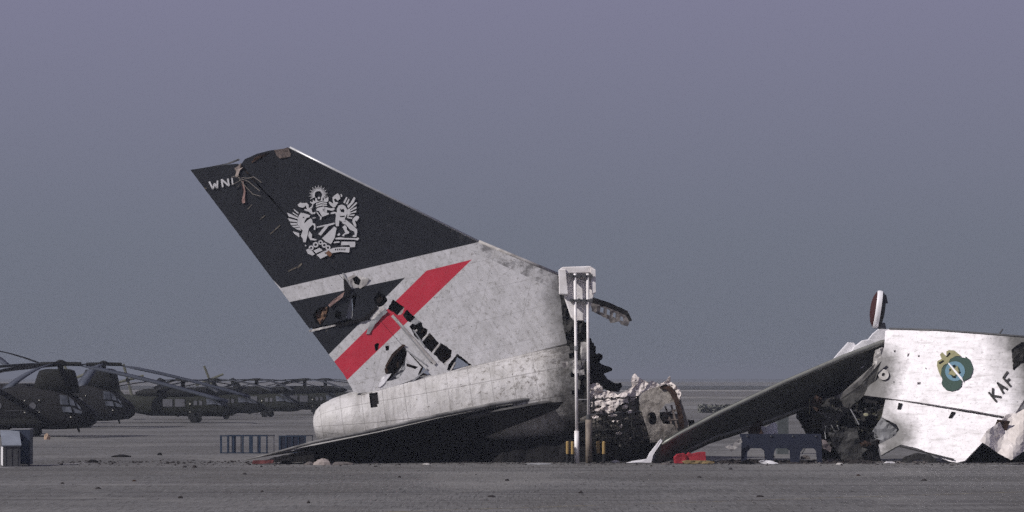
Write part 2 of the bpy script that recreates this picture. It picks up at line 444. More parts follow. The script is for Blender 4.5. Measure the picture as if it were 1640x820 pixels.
z1h = [z1([(484,348),(518,336),(545,362),(572,400),(545,402),(510,378)])]
fin = build('fin', SH(fin_out, FIN, .05, [grow(h, 1.13) for h in H.values()]+z1h, jag=.35, hjag=1.2), finm, tail)
# rudder, upper and lower
def te(y, d=0): return (305+(y-272)*270/360+d, y)
rud_u = [te(272), (340, 266.5), (381, 262), hinge(330, -.8), hinge(400, -.2), hinge(470, -.2), (568, 469), (560, 509), (530, 519), te(526)]
rud_l = [te(532), (530, 524), (563, 513), (572, 472), hinge(500, -.2), hinge(560, -.4), hinge(592, -.8), (672, 604), (640, 616), (600, 627), te(630), (566, 627), te(600)]
HU = [HR['h15'], HR['h16'], HR['h17']]; HL = [HR[k] for k in ('h10', 'h11', 'h12', 'h13', 'h14', 'h18', 'h19')]
HU = [[p for p in h] for h in HU]
ru = build('upper_rudder', SH(rud_u, FIN, .05, HU, off=.03, hjag=1.0, jag=.25), finm, tail)
rl = build('lower_rudder', SH(rud_l, FIN, .05, HL, off=.015, hjag=1.0, jag=.3), finm, tail)
# far skin of the fin (seen through the holes) and inner ribs
skyholes = [z2([(800,740),(812,712),(848,686),(876,694),(900,722),(885,744),(845,752)]), z2([(968,716),(978,700),(1000,655),(1062,700),(1050,716),(1010,728)]), z2([(388,438),(412,370),(424,330),(428,400),(415,440)])]
far_out = [(308, 273), (384, 264), (412, 249), (465, 239), (767, 390), (893, 442), (905, 510), (912, 548), (750, 590), (578, 628)]
inner = plain('fin_inner_primer', (.045, .03, .024), .8, sc=2, dirt=(.008, .007, .007))
build('far_skin', SH(far_out, FIN, .04, skyholes, step=24, off=-.75, rough=.05, hjag=1.2), inner, tail)
# closing edge strips of the box
def edge_strip(bm, pts, o0, o1):
    for a, b in zip(pts, pts[1:]): bm.faces.new([bm.verts.new(p) for p in (FIN(*a, o0), FIN(*b, o0), FIN(*b, o1), FIN(*a, o1))])
bm = bmesh.new(); edge_strip(bm, [(465, 237), (767, 387.5), (896, 440.5)], -.03, -.76)
build('fin_closing_rib', bm, inner, tail)
bm = bmesh.new(); edge_strip(bm, [te(273, .6), te(400, .6), te(629, .6)], -.03, -.76)
build('rudder_closing_rib', bm, inner, tail)
lem = plain('bare_leading_edge', (.55, .55, .56), .35, .3, sc=2, var=.3)
build('leading_edge', T([FIN(464, 236.2, -.05), FIN(560, 284, -.05), FIN(767, 387, -.05)], .075, 10), lem, tail, smooth=True)
build('leading_edge', T([FIN(767, 387, -.06), FIN(830, 413, -.06), FIN(893, 439, -.06)], .10, 10), dirtyw, tail, smooth=True)
# ribs across the torn slots, in real depth
for a, b, w in [((632, 513), (662, 478), 4), ((655, 537), (668, 528), 2.4), ((672, 549), (690, 530), 3), ((690, 568), (708, 546), 3), ((706, 588), (735, 563), 3.2), ((718, 600), (729, 580), 2.5)]:
    bm = SH(stroke(a, b, w), FIN, .5, off=-.08); build('rib', bm, dirtyw, tail)
for a, b, w in [((549, 437), (563, 460), 2.2), ((628, 505), (697, 583), 4.5), ((636, 516), (690, 580), 2.0), ((662, 528), (680, 555), 2.2), ((648, 622), (684, 590), 2.2), ((650, 560), (682, 584), 2.2)]:
    bm = SH(stroke(a, b, w), FIN, .05, off=.07, rough=.04); build('spar_cap', bm, dirtyw if w > 3 else greym, tail)
# curled skin behind the big tear
build('peeled_skin', SH(z2([(575, 812), (640, 765), (700, 700), (716, 655), (722, 720), (700, 800), (640, 812)]), FIN, .03, step=6, off=-.15, rough=.4, rs=1.2), greym, tail)
build('peeled_skin', SH(z2([(222, 420), (262, 380), (290, 385), (282, 430), (250, 480), (232, 450)]), FIN, .03, step=5, off=-.12, rough=.35, rs=1.5), plain('rusty_skin', (.20, .12, .075), .7, sc=3, dirt=(.06, .035, .025)), tail)
build('peeled_skin', SH(z2([(385, 420), (420, 330), (428, 440), (400, 448)]), FIN, .02, step=5, off=-.10, rough=.1), greym, tail)
build('torn_strip', SH(z2([(292, 372), (320, 345), (360, 315), (382, 300), (372, 330), (330, 360), (302, 385)]), FIN, .02, step=5, off=.10, rough=.15), plain('pinkish_torn_metal', (.26, .17, .15), .7), tail)
build('torn_strip', SH(z1([(357, 262), (372, 262), (384, 320), (382, 392), (366, 394), (362, 380), (372, 330)]), FIN, .02, step=4, off=.1, rough=.15), plain('pink_torn_metal', (.30, .19, .17), .7), tail)
build('torn_strip', SH(z1([(60, 196), (120, 186), (270, 152), (345, 126), (352, 134), (290, 156), (180, 180), (64, 203)]), FIN, .06, step=6, off=-.1, rough=.1), gunm, tail)
build('torn_strip', SH(z1([(318, 186), (360, 150), (350, 185), (372, 178), (352, 196), (335, 245), (322, 235), (330, 205)]), FIN, .03, step=4, off=.08, rough=.2), plain('pale_torn_metal', (.33, .27, .24), .7), tail)
build('burnt_tip', SH(z1([(356, 170), (410, 130), (500, 100), (560, 84), (640, 60), (656, 88), (560, 108), (500, 112), (430, 150), (378, 196)]), FIN, .3, step=5, off=-.04, rough=.16, rs=1.5, jag=.8), dkbrown, tail)
build('patch', SH(z1([(556, 76), (640, 62), (655, 100), (650, 115), (590, 126), (572, 112)]), FIN, .03, off=.06, step=4, rough=.05), plain('scorched_patch', (.23, .18, .16), .7, sc=9, dirt=(.03, .025, .025)), tail)
bm = bmesh.new()
for k, pts in enumerate([[(345, 240), (400, 245), (435, 236), (480, 270)], [(350, 246), (400, 262), (470, 320)], [(340, 235), (382, 290), (430, 340), (476, 352)], [(300, 240), (345, 225), (350, 260), (300, 285)]]):
    tube(bm, [FIN(*z1([p])[0], .12+.03*k) for p in pts], .022, 5)
build('loose_wire', bm, plain('old_wire', (.26, .23, .2), .6), tail)
for pts, mt, o_ in [([(500,530),(520,470),(560,430),(600,395),(618,408),(590,432),(548,478),(520,528)], greym, .08), ([(515,440),(560,385),(590,375),(610,400),(560,440),(530,452)], dirtyw, .06),
                ([(330,478),(440,452),(490,440),(560,372),(566,388),(510,452),(440,470),(345,492)], black, .10), ([(185,508),(330,478),(335,486),(190,520)], dirtyw, .05),
                ([(560,818),(590,768),(612,750),(640,745),(600,800),(575,822)], whitep, .06), ([(600,720),(612,712),(622,735),(612,750),(604,742)], dkbrown, .07), ([(376,215),(420,285),(400,330),(380,300)], black, .07),
                ([(385,228),(430,205),(520,228),(500,262),(470,280),(425,275)], dirtyw, .035),
                ([(640,640),(700,585),(718,590),(705,600),(650,655),(610,715),(604,706)], dkbrown, .07), ([(745,460),(770,440),(800,462),(770,480),(760,475)], greym, .05)]:
    hl = [z2([(425,225),(450,213),(472,235),(462,262),(438,255)])] if pts[0] == (385,228) else []
    build('torn_skin', SH(z2(pts), FIN, .02, hl, step=5, off=o_, rough=.06, rs=2, jag=.6), mt, tail)
# scorch and scuff strips on the navy paint
scf = plain('scuffed_metal', (.22, .19, .15), .7, sc=5, dirt=(.04, .035, .03))
for a, b, w in [((533, 578), (592, 523), 6), ((398, 430), (422, 402), 4), ((470, 492), (500, 466), 4), ((640, 800), (690, 775), 8), ((695, 780), (722, 752), 10), ((140, 302), (152, 306), 7), ((880, 705), (900, 690), 6)]:
    build('scuff', SH(z1(stroke(a, b, w)), FIN, .006, off=.06, jag=.7), scf, tail)
# registration letters
bm = bmesh.new()
for pl_ in [[(168, 264), (190, 308), (200, 274), (216, 304), (217, 258)], [(249, 297), (241, 250), (286, 290), (279, 246)]]:
    for a, b in zip(pl_, pl_[1:]): sheet(bm, z1(stroke(a, b, 10)), FIN, .02, off=.105)
sheet(bm, z1(stroke((304, 244), (308, 284), 9)), FIN, .02, off=.105)
build('registration_letters', bm, plain('letter_white', (.62, .61, .62), .6), tail)

# crest
cz = zz(450, 290, 12.615)
crest_col = plain('crest_silver', (.56, .55, .56), .5, sc=4, var=.25)
bm = bmesh.new(); CO = .085
def cp(pts, holes=(), o=CO): sheet(bm, cz(grow(pts, .94) if len(pts) < 9 else pts), FIN, .012, [cz(h) for h in holes], off=o)
for i in range(25):
    a = R(-28+i*236/24); r1 = 195 if i % 2 == 0 else 160
    c0 = (755, 278); u = (math.cos(a), -math.sin(a)); w = (-u[1], u[0])
    cp([(c0[0]+u[0]*72+w[0]*10, c0[1]+u[1]*72+w[1]*10), (c0[0]+u[0]*r1+w[0]*4, c0[1]+u[1]*r1+w[1]*4), (c0[0]+u[0]*r1-w[0]*4, c0[1]+u[1]*r1-w[1]*4), (c0[0]+u[0]*72-w[0]*10, c0[1]+u[1]*72-w[1]*10)])
cp(circ(765, 340, 24, 12))
cp([(695,335),(722,350),(735,392),(768,408),(805,390),(815,310),(842,325),(838,395),(868,400),(868,335),(888,330),(895,372),(925,330),(960,330),(955,402),(925,425),(800,405),(695,440),(650,470),(640,520),(600,580),(585,560),(640,475),(590,430),(600,400),(622,430),(640,420),(645,375),(665,390),(690,420)])
cp([(700,455),(800,420),(935,440),(938,462),(810,450),(702,486)]); cp([(700,500),(810,465),(938,475),(936,500),(820,496),(705,530)])
cp([(705,590),(730,545),(850,512),(880,515),(880,630),(960,645),(975,668),(840,722),(815,690),(770,605)],[[(845,560),(862,560),(862,610),(848,615)]])
cp([(705,618),(728,612),(795,700),(830,720),(812,785),(785,782),(790,730)])
cp([(335,480),(395,430),(420,445),(520,440),(560,480),(560,550),(600,520),(640,640),(700,620),(690,660),(620,672),(560,620),(470,590),(480,560),(525,568),(500,490),(480,520),(440,540),(360,520)])
cp([(1040,330),(1090,280),(1150,245),(1190,300),(1200,350),(1150,400),(1095,352),(1072,370),(1090,420),(1160,430),(1090,530),(1050,530),(1000,490),(960,430),(985,410),(1040,450),(1058,450),(1045,390)])
cp([(885,515),(1000,548),(1090,540),(1085,580),(1030,600),(930,580),(920,640),(885,630)]); cp([(1200,265),(1225,260),(1245,310),(1215,322)])
# left winged supporter
cp([(360,700),(400,640),(470,650),(590,690),(570,730),(520,745),(480,800),(470,860),(540,790),(600,750),(630,780),(640,850),(690,860),(700,920),(690,990),(662,980),(670,905),(640,880),(600,920),(560,960),(540,1080),(520,1150),(500,1240),(450,1230),(440,1160),(400,1110),(440,1000),(400,960),(330,880),(340,760)],[[(440,715),(475,735),(470,750),(440,735)]])
for f in [[(115,630),(340,735),(350,775),(150,715)],[(130,742),(330,795),(340,832),(170,815)],[(175,842),(340,848),(350,882),(200,888)],[(210,904),(370,892),(380,930),(260,940)],[(270,955),(390,935),(410,1005),(330,980)],[(250,550),(360,640),(350,668),(270,600)],[(230,620),(340,692),(340,718),(240,656)],[(235,1010),(370,1050),(375,1140),(260,1060)],
          [(575,1010),(630,1080),(620,1150),(700,1170),(730,1190),(680,1200),(590,1190),(550,1110),(560,1050)],
          [(630,740),(700,732),(705,745),(640,760)]]: cp(f)
# shield
cp([(705,920),(1095,832),(1100,862),(970,905),(800,1112),(745,1080),(890,905),(715,945)])
cp([(1080,905),(1132,940),(1090,1150),(1010,1285),(900,1232),(818,1160)])
# right winged supporter
cp([(1130,560),(1170,490),(1230,475),(1290,500),(1330,560),(1340,640),(1320,700),(1290,760),(1310,830),(1250,830),(1180,790),(1170,880),(1170,910),(1110,910),(1100,850),(1100,780),(1110,700),(1100,650),(1010,670),(1000,640),(1060,620),(1130,630)],[[(1190,550),(1225,575),(1260,555),(1285,600),(1270,640),(1210,620)],[(1180,700),(1210,708),(1240,700),(1300,700),(1280,728),(1200,730)]])
cp([(1230,835),(1310,780),(1400,850),(1480,920),(1540,980),(1540,1040),(1520,1130),(1460,1130),(1440,1110),(1490,1080),(1480,1020),(1400,985),(1330,905),(1310,880),(1250,860)])
cp([(1240,930),(1290,885),(1330,930),(1330,980),(1380,1030),(1370,1060),(1290,1080),(1270,1120),(1230,1100),(1300,1040),(1270,980)]); cp([(1130,1090),(1180,1040),(1200,1080),(1170,1110)])
for f in [[(1255,440),(1320,315),(1345,330),(1290,455)],[(1308,460),(1365,350),(1390,370),(1340,485)],[(1330,505),(1400,440),(1480,305),(1510,340),(1480,420),(1400,510),(1355,560)],[(1390,550),(1530,410),(1540,450),(1460,525),(1385,585)],[(1380,600),(1530,510),(1530,550),(1390,622)],[(1380,640),(1530,590),(1520,630),(1385,662)],[(1360,680),(1500,668),(1480,705),(1350,702)],[(1335,722),(1450,738),(1430,768),(1325,745)],[(1335,575),(1395,545),(1395,700),(1338,740)],
          [(1450,760),(1520,700),(1570,710),(1580,740),(1530,810),(1490,790),(1520,880),(1520,930),(1480,910),(1440,820)],
          [(1100,1148),(1200,1135),(1300,1150),(1520,1155),(1560,1135),(1578,1165),(1550,1200),(1470,1182),(1300,1180),(1100,1178)],
          [(1070,1225),(1180,1215),(1195,1240),(1060,1258)],[(1210,1218),(1500,1222),(1512,1260),(1500,1335),(1400,1340),(1380,1290),(1200,1300)],
          [(500,1390),(570,1350),(640,1420),(690,1480),(640,1510),(540,1470)],[(650,1405),(780,1345),(850,1400),(705,1462)],[(480,1280),(515,1300),(500,1325)]]: cp(f)
for x, y, r in [(610,1350,50),(700,1285,56),(800,1240,46),(875,1295,52),(950,1345,50)]: cp(circ(x, y, r, 14), [circ(x, y, r*.5, 8)])
cp([(720,1490),(860,1420),(1060,1350),(1230,1330),(1390,1335),(1380,1445),(1200,1430),(1040,1452),(800,1570)],
   [[(1090+i*38,1365),(1115+i*38,1362),(1108+i*38,1402),(1092+i*38,1405)] for i in range(6)]+[[(880+i*40,1440-i*14),(900+i*40,1432-i*14),(905+i*40,1470-i*14),(890+i*40,1476-i*14)] for i in range(3)])
tag(build('crest', bm, crest_col, tail), 'silver heraldic crest with two winged lions and a sun')
build('crest_scorch', SH(cz([(900,1450),(960,1400),(1010,1440),(1030,1490),(990,1530),(940,1500)]), FIN, .01, off=.105), plain('crest_rust', (.2, .1, .06), .8), tail)

# fuselage barrel with tail cone
AX = [(503, 684, 9), (505, 684, 17), (510, 683, 26), (520, 682, 34), (540, 681, 43), (570, 679, 51), (605, 676, 57), (650, 671, 61), (700, 665, 66), (760, 656, 70), (820, 647, 74), (880, 637, 77), (920, 631, 79), (950, 626, 80)]
def axat(x):
    for a, b in zip(AX, AX[1:]):
        if x <= b[0]: t = (x-a[0])/(b[0]-a[0]); return a[1]+(b[1]-a[1])*t, a[2]+(b[2]-a[2])*t
    return AX[-1][1:]
def barrel(x0, x1, nx, k=1.0, kill=None, seg=72, oz=0):
    bm = bmesh.new(); uvl = bm.loops.layers.uv.verify(); rings = []
    xs = [a[0] for a in AX[:5] if a[0] >= x0]; n = nx; s0 = xs[-1] if xs else x0
    xs += [s0+(x1-s0)*(i+1)/n for i in range(n)]
    for x in xs:
        cy, r = axat(x); c = P(x, cy, D0); rr = r*D0/F*k
        rings.append([bm.verts.new(c+Vector((-.16*rr*math.sin(t), -math.cos(t)*rr, math.sin(t)*rr))) for t in [2*math.pi*j/seg for j in range(seg)]])
    for i in range(len(rings)-1):
        for j in range(seg):
            t = 2*math.pi*(j+.5)/seg; x = (xs[i]+xs[i+1])/2; cy, r = axat(x)
            py = cy-math.sin(t)*r
            if kill and kill(x, py, math.cos(t) > 0, t): continue
            f = bm.faces.new([rings[i][j], rings[i+1][j], rings[i+1][(j+1) % seg], rings[i][(j+1) % seg]]); f.smooth = True
            for l, (ii, jj) in zip(f.loops, [(i, j), (i+1, j), (i+1, j+1), (i, j+1)]): l[uvl].uv = (xs[ii]/30, jj*.12)
    if x0 < 510: bm.faces.new(rings[0])
    return bm
def fus_mat():
    m = NT('fuselage_paint', .5); v = m.obj(); X, Y, Z = m.xyz(v); uv = m.uv(); U, V_, _ = m.xyz(uv)
    g = m.noise(v, .8, 7, .65); g2 = m.noise(v, 4.5, 6, .75)
    c = m.mix(m.step(g, .3, .7), (.36, .345, .33), (.56, .54, .54))
    dr = m.noise(m.scale(v, (3.5, .5, .35)), 1, 5, .6)           # run marks down the side
    c = m.mix(m.step(dr, .48, .72, 0, .55), c, (.22, .205, .19))
    c = m.mix(m.step(m.math('ADD', g2, m.step(X, -2.0, 6.0, -.04, .05)), .54, .66, 0, .85), c, (.13, .115, .1))
    c = m.mix(m.math('MULTIPLY', lines(m, U, V_, 1.15, .82, .028), .5), c, (.09, .08, .075))
    c = m.mix(m.math('MULTIPLY', lines(m, U, V_, .23, 5.0, .02), m.math('MULTIPLY', m.step(X, -3.9, -3.85), m.step(X, -2.05, -2.0, .35, 0))), c, (.1, .09, .085))
    # soot towards the burnt front end, with broken edge
    d = m.math('ADD', X, m.math('MULTIPLY', m.math('SUBTRACT', m.noise(v, .9, 7, .75), .5), 2.6))
    xs = (885-720)*D0/F
    s = m.step(d, xs-.7, xs+.6); s = m.math('MULTIPLY', s, m.step(m.noise(v, 3, 6, .8), .35, .62, 1, .72))
    c = m.mix(s, c, (.022, .02, .018))
    low = m.step(m.math('ADD', Z, m.math('MULTIPLY', m.noise(v, 1.1, 5, .6), .8)), 1.2, 2.3, .92, 0)   # belly painted darker to imitate its shade
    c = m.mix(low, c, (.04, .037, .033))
    m.bump(m.math('ADD', m.noise(v, .9, 3), m.math('MULTIPLY', g2, .25)), .6, .14)
    return m.done(c)
fusm = fus_mat()
def kill_out(x, py, front, t):
    if front and 600 < x < 613 and 628 < py < 652-(x-600)*.3: return True
    edge = 934+9*mnoise.fractal(Vector((py*.05, 3, t)), .6, 2.2, 3)*2 + (6 if py > 640 else -6)
    return x > edge
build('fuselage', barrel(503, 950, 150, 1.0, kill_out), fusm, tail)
build('inner_structure', barrel(515, 938, 40, .93), black, tail)
# row of frames showing at the torn end
for xx in (936, 941):
    cy, r = axat(xx); pts = [P(xx, cy, D0)+Vector((0, -math.cos(t)*r*D0/F*.97, math.sin(t)*r*D0/F*.97)) for t in [R(a) for a in range(-80, 80, 8)]]
    build('frame', T(pts, .06, 6), char, tail)
build('door_recess', SH([(925.5, 678), (937, 676), (938, 697), (926.5, 699)], deep(lambda x, y: D0-2.62+abs(y-640)*.004), .04), black, tail)
build('door_frame', SH([(923.5, 676), (939, 674), (940, 699), (924.5, 701)], deep(lambda x, y: D0-2.55+abs(y-640)*.004), .05), gunm, tail)
# root fillet between fin and fuselage
bm = bmesh.new()
tube(bm, [FIN(*p, -.02) for p in [(578, 632), (640, 620), (700, 606), (750, 594), (830, 576), (914, 555)]], [.05, .1, .16, .2, .22, .22], 8)
build('root_fillet', bm, fusm, tail, smooth=True)

# stabiliser, a swept wing sloping up towards the camera
def wing(secs, n=14, th=.11):
    """secs: list of (leading point, trailing point, thickness ratio); airfoil loops"""
    bm = bmesh.new(); rings = []
    for le, te_, tr in secs:
        le = Vector(le); te_ = Vector(te_); ch = te_-le; L = ch.length; up = secs_up
        r = []
        for i in range(n): t = i/n; x = (1-math.cos(math.pi*t))/2; r.append(le+ch*x+up*L*tr*(1.48*math.sqrt(x)-.63*x-1.76*x*x+1.42*x**3-.51*x**4)*1.0)
        for i in range(n): t = 1-i/n; x = (1-math.cos(math.pi*t))/2; r.append(le+ch*x-up*L*tr*(1.48*math.sqrt(x)-.63*x-1.76*x*x+1.42*x**3-.51*x**4)*1.0)
        rings.append(r)
    return loft(bm, rings)
secs_up = Vector((-.12, .25, .96)).normalized()
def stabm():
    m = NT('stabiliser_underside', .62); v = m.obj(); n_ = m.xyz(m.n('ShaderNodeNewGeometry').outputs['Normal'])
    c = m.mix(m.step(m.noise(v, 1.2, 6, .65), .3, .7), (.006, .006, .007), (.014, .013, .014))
    up = m.step(n_[2], .15, .5)                      # painted shade: near black underside, paler skin facing up
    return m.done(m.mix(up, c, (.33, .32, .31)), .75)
stm = stabm()
secs = [(P(909, 641, 151.00), P(560, 722, 151.29), .075),
        (P(868, 641, 150.01), P(520, 722, 150.30), .085),
        (P(790, 653, 149.14), P(500, 722, 149.61), .08),
        (P(700, 671, 148.27), P(470, 724, 148.80), .06),
        (P(600, 694, 147.17), P(440, 729, 147.52), .06),
        (P(500, 714, 146.30), P(400, 735, 146.48), .05),
        (P(470, 722, 145.95), P(394, 736, 146.07), .03)]
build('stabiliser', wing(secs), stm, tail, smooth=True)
build('stabiliser_edge', T([P(902, 639.5, 150.67), P(880, 636, 149.97), P(840, 640, 149.51), P(790, 648, 148.99), P(700, 666, 148.12), P(600, 689, 147.01), P(500, 709, 146.14), P(430, 728, 145.85), P(392, 737, 145.80)], [.04, .13, .15, .15, .14, .13, .11, .07, .03], 10, flat=.8), plain('edge_metal', (.30, .29, .28), .5, sc=1.2, dirt=(.05, .048, .045)), tail, smooth=True)
build('root_fairing', T([P(660, 679, 149.2), P(740, 669, 149.0), P(820, 657, 149.1), P(870, 648, 149.4), P(895, 643, 149.8), P(908, 640.5, 150.2)], [.05, .16, .24, .26, .18, .03], 14, flat=.8), plain('fairing_metal', (.11, .105, .10), .6, sc=1.5, dirt=(.02, .019, .019)), tail, smooth=True)
build('shaded_underside', SH([(450, 733), (560, 707), (640, 690), (720, 672), (800, 658), (870, 646), (903, 643), (893, 655), (865, 667), (825, 681), (785, 697), (745, 715), (715, 737), (560, 739), (440, 738)], deep(lambda x, y: 148.7+.012*(y-650)), .1, step=12, rough=.03), black, tail)  # black sheet added as the shaded underside of the stabiliser
# black sheet standing in for the shade between stabiliser and ground
build('under_tail_shade', SH([(424, 738), (440, 732), (480, 724), (530, 714), (580, 706), (620, 702), (760, 700), (800, 706), (900, 700), (948, 690), (950, 739), (700, 740), (562, 741), (430, 740)], deep(lambda x, y: 150.2-.012*(y-690)+.2*math.sin(x*.02)), .4, step=9, rough=.25, jag=1), black, tail)

# jagged forward structure
z6 = zz(860, 400, 2.278)
build('torn_bulkhead', SH(z6([(178,330),(196,322),(208,350),(215,352),(213,375),(240,385),(238,400),(228,412),(275,433),(272,442),(244,452),(262,474),(285,487),(308,485),(312,500),(300,520),(262,515),(200,492),(180,460)]), deep(lambda x, y: D0-.3+.03*(x-950)), .25, step=5, rough=.5, rs=1.5, jag=2.2), black, tail)
build('torn_bulkhead', SH(z6([(100,150),(128,255),(150,270),(190,260),(186,330),(200,480),(180,560),(150,560),(132,500),(118,330),(98,230)]), deep(lambda x, y: D0-1.3), .12, step=5, rough=.45, rs=1.2, jag=2.0), char, tail)
build('torn_bulkhead', SH([(893, 441), (903, 446), (908, 475), (916, 508), (935, 514), (944, 520), (944, 560), (930, 590), (912, 575), (902, 520)], deep(lambda x, y: D0-.6), .12, step=5, rough=.4, rs=1.2, jag=1.6), char, tail)
build('white_stringer', SH(z6([(160,338),(180,336),(186,360),(184,430),(192,500),(184,492),(168,450),(158,380)]), deep(D0-2.0), .08, step=5, rough=.15, jag=.5), dirtyw, tail)
for sx, sy in [(123, 405), (130, 412), (92, 412), (128, 432), (140, 425), (150, 440)]:
    build('peeled_panel', SH(z6([(sx, sy), (sx+20, sy-4), (sx+24, sy+16), (sx+4, sy+20)]), deep(D0-2.7), .04, step=4, rough=.2, jag=1.5, seed=sx), dirtyw, tail)
# spar stub reaching out to the right
SPf = deep(lambda x, y: D0-1.0+.01*(x-950))
build('spar_stub', SH(z6([(200, 172), (262, 192), (330, 222), (347, 258), (338, 262), (322, 238), (262, 212), (196, 192)]), SPf, .3, step=4, rough=.08, jag=.5), char, tail)
build('spar_stub', SH(z6([(196, 192), (262, 212), (322, 238), (338, 262), (330, 280), (306, 272), (300, 262), (268, 268), (262, 254), (200, 224)]), SPf, .1, [z6(p) for p in ([(232, 208), (244, 212), (242, 230), (230, 226)], [(256, 216), (266, 220), (266, 240), (254, 236)], [(280, 228), (288, 232), (286, 250), (276, 244)], [(306, 242), (314, 246), (316, 262), (302, 256)])], step=4, rough=.08, jag=.8, hjag=.5), plain('spar_web', (.36, .33, .31), .7, sc=4, dirt=(.08, .07, .065)), tail)

# ------------------------------------------------------------------ BURNT FUSELAGE SECTION
zb = zz(880, 600, 5.124)
sec = empty('burnt_fuselage_section', (P(1020, 736, D0).x, D0, 0), 'crushed burnt fuselage section with ash white torn top and a small window', 'aircraft wreck')
def bfn(x, y): c = 664+(x-1000)*.02; t = max(-1, min(1, (y-c)/88)); return D0-.2-2.2*math.sqrt(max(0, 1-t*t))
def burnt():
    m = NT('burnt_skin', .8); v = m.obj(); X, Y, Z = m.xyz(v)
    g = m.noise(v, 2.2, 8, .7); g2 = m.noise(v, 6, 6, .75)
    c = m.mix(m.step(m.math('ADD', g, m.step(Z, .6, 3.0, -.12, .10)), .42, .58), (.012, .0115, .011), (.17, .155, .14))
    c = m.mix(m.step(m.math('ADD', m.noise(v, 3.2, 6, .7), m.step(Z, 1.6, 3.4, -.12, .12)), .60, .72), c, (.36, .31, .28))
    c = m.mix(m.math('MULTIPLY', lines(m, X, Z, .62, .5, .05), .7), c, (.05, .045, .042))
    m.bump(g2, .5, .08); return m.done(c)
bskin = burnt()
build('shell', SH(zb([(250,80),(330,80),(420,90),(450,150),(560,180),(700,120),(745,200),(820,300),(830,560),(700,660),(600,690),(470,705),(280,708),(255,500)]), deep(bfn), .12, step=5, rough=.14, rs=1.0, jag=1.5), bskin, sec)
build('inner_mass', SH(zb([(260,140),(760,180),(860,300),(1100,330),(1120,470),(900,590),(700,705),(260,712)]), deep(lambda x, y: D0+.2), .5, step=10, rough=.4, jag=2), black, sec)
afn = lambda x, y: bfn(x, y)-.25
build('melted_top', SH(zb([(335,80),(385,68),(435,95),(440,138),(480,130),(520,140),(560,170),(640,128),(680,100),(672,40),(690,0),(705,-12),(720,15),(750,30),(800,60),(850,52),(900,80),(905,110),(740,160),(700,210),(650,240),(620,225),(560,262),(540,300),(470,300),(440,330),(350,300),(335,200)]), deep(afn), .3, step=3, rough=.24, rs=1.5, jag=2.0, tv=(0, 1, 0)), ash, sec)
for i, (x, y, w, h) in enumerate([(360, 285, 80, 18), (450, 300, 95, 26), (480, 335, 80, 18), (510, 380, 60, 14), (540, 478, 60, 22), (345, 345, 60, 20), (590, 260, 60, 30), (640, 300, 40, 25), (575, 420, 30, 28)]):
    build('ash_lump', SH(zb([(x, y), (x+w*.6, y-h*.5), (x+w, y-h*.2), (x+w*.8, y+h*.6), (x+w*.2, y+h*.7)]), deep(lambda a, b: bfn(a, b)-.33), .15, step=3, rough=.3, rs=3, jag=1, seed=i), ash, sec)
def panelm():
    m = NT('scorched_panel', .7); v = m.obj(); X, Y, Z = m.xyz(v)
    c = m.mix(m.step(m.noise(v, 3.2, 7, .7), .35, .65), (.13, .115, .10), (.34, .31, .28))
    c = m.mix(m.step(m.noise(v, 1.1, 6, .7), .60, .70, 0, .6), c, (.06, .05, .045))
    m.bump(m.noise(v, 5, 5, .7), .6, .1); return m.done(c)
pfn = lambda x, y: bfn(x, y)-.38
build('window_panel', SH(zb([(730,165),(820,120),(900,95),(960,85),(1040,110),(1075,200),(1110,300),(1150,440),(1100,500),(1000,520),(900,556),(830,560),(812,480),(785,400),(745,260)]), deep(pfn), .08,
      [zb([(804,335),(812,316),(835,308),(860,310),(874,330),(880,375),(876,400),(860,410),(832,410),(816,395)]), zb([(902,290),(920,285),(950,240),(985,235),(1030,220),(1045,300),(1085,380),(1100,468),(1060,465),(1010,405),(935,404),(905,350)])], step=4.5, rough=.05, rs=1.0, jag=.9, hjag=.9), panelm(), sec)
for a, b, w in [((935, 330), (1040, 290), 16), ((950, 260), (1000, 400), 14), ((1000, 250), (1050, 440), 16), ((940, 370), (1060, 370), 12)]:
    build('door_rib', SH(zb(stroke(a, b, w)), deep(lambda x, y: pfn(x, y)+.2), .08, step=4, rough=.15), plain('rib_ash', (.25, .21, .19), .8, sc=5, dirt=(.05, .04, .035)), sec)
for y0 in (640, 652, 664, 677, 690, 703):
    build('stringer', T([P(x, y0+(x-945)*-.06+1.5*math.sin(x*.4+y0), bfn(x, y0)-.30) for x in range(942, 1034, 8)], .035, 5), [char, char, gunm][(y0//6) % 3], sec)
for x0_ in (950, 964, 979, 994, 1008, 1021):
    build('frame', T([P(x0_+(y-640)*.12+math.sin(y), y, bfn(x0_, y)-.26) for y in range(636, 716, 8)], .05, 5), char, sec)
build('burnt_edge', SH(zb([(900,98),(960,78),(1010,110),(1050,170),(1078,260),(1098,350),(1112,462),(1070,468),(1058,380),(1042,290),(1022,210),(985,150),(950,118),(910,118)]), deep(lambda x, y: pfn(x, y)-.12), .06, step=4, rough=.1, jag=.7), dkbrown, sec)
build('melted_rim', SH(zb([(905,80),(960,50),(988,10),(995,55),(1045,100),(1070,120),(1080,150),(1078,210),(1062,205),(1050,160),(1012,105),(960,76),(910,96)]), deep(lambda x, y: pfn(x, y)-.2), .2, step=3, rough=.35, rs=2.5, jag=1.2), ash, sec)
build('burnt_bracket', SH(zb([(1135,365),(1160,375),(1185,372),(1198,405),(1180,430),(1150,432)]), deep(D0), .3, step=4, rough=.3, jag=1), black, sec)
build('skirt', SH(zb([(250,640),(470,600),(700,580),(840,560),(950,560),(880,640),(800,715),(260,716)]), deep(lambda x, y: D0-.4-.02*(y-700)), .3, step=6, rough=.4, jag=2), black, sec)

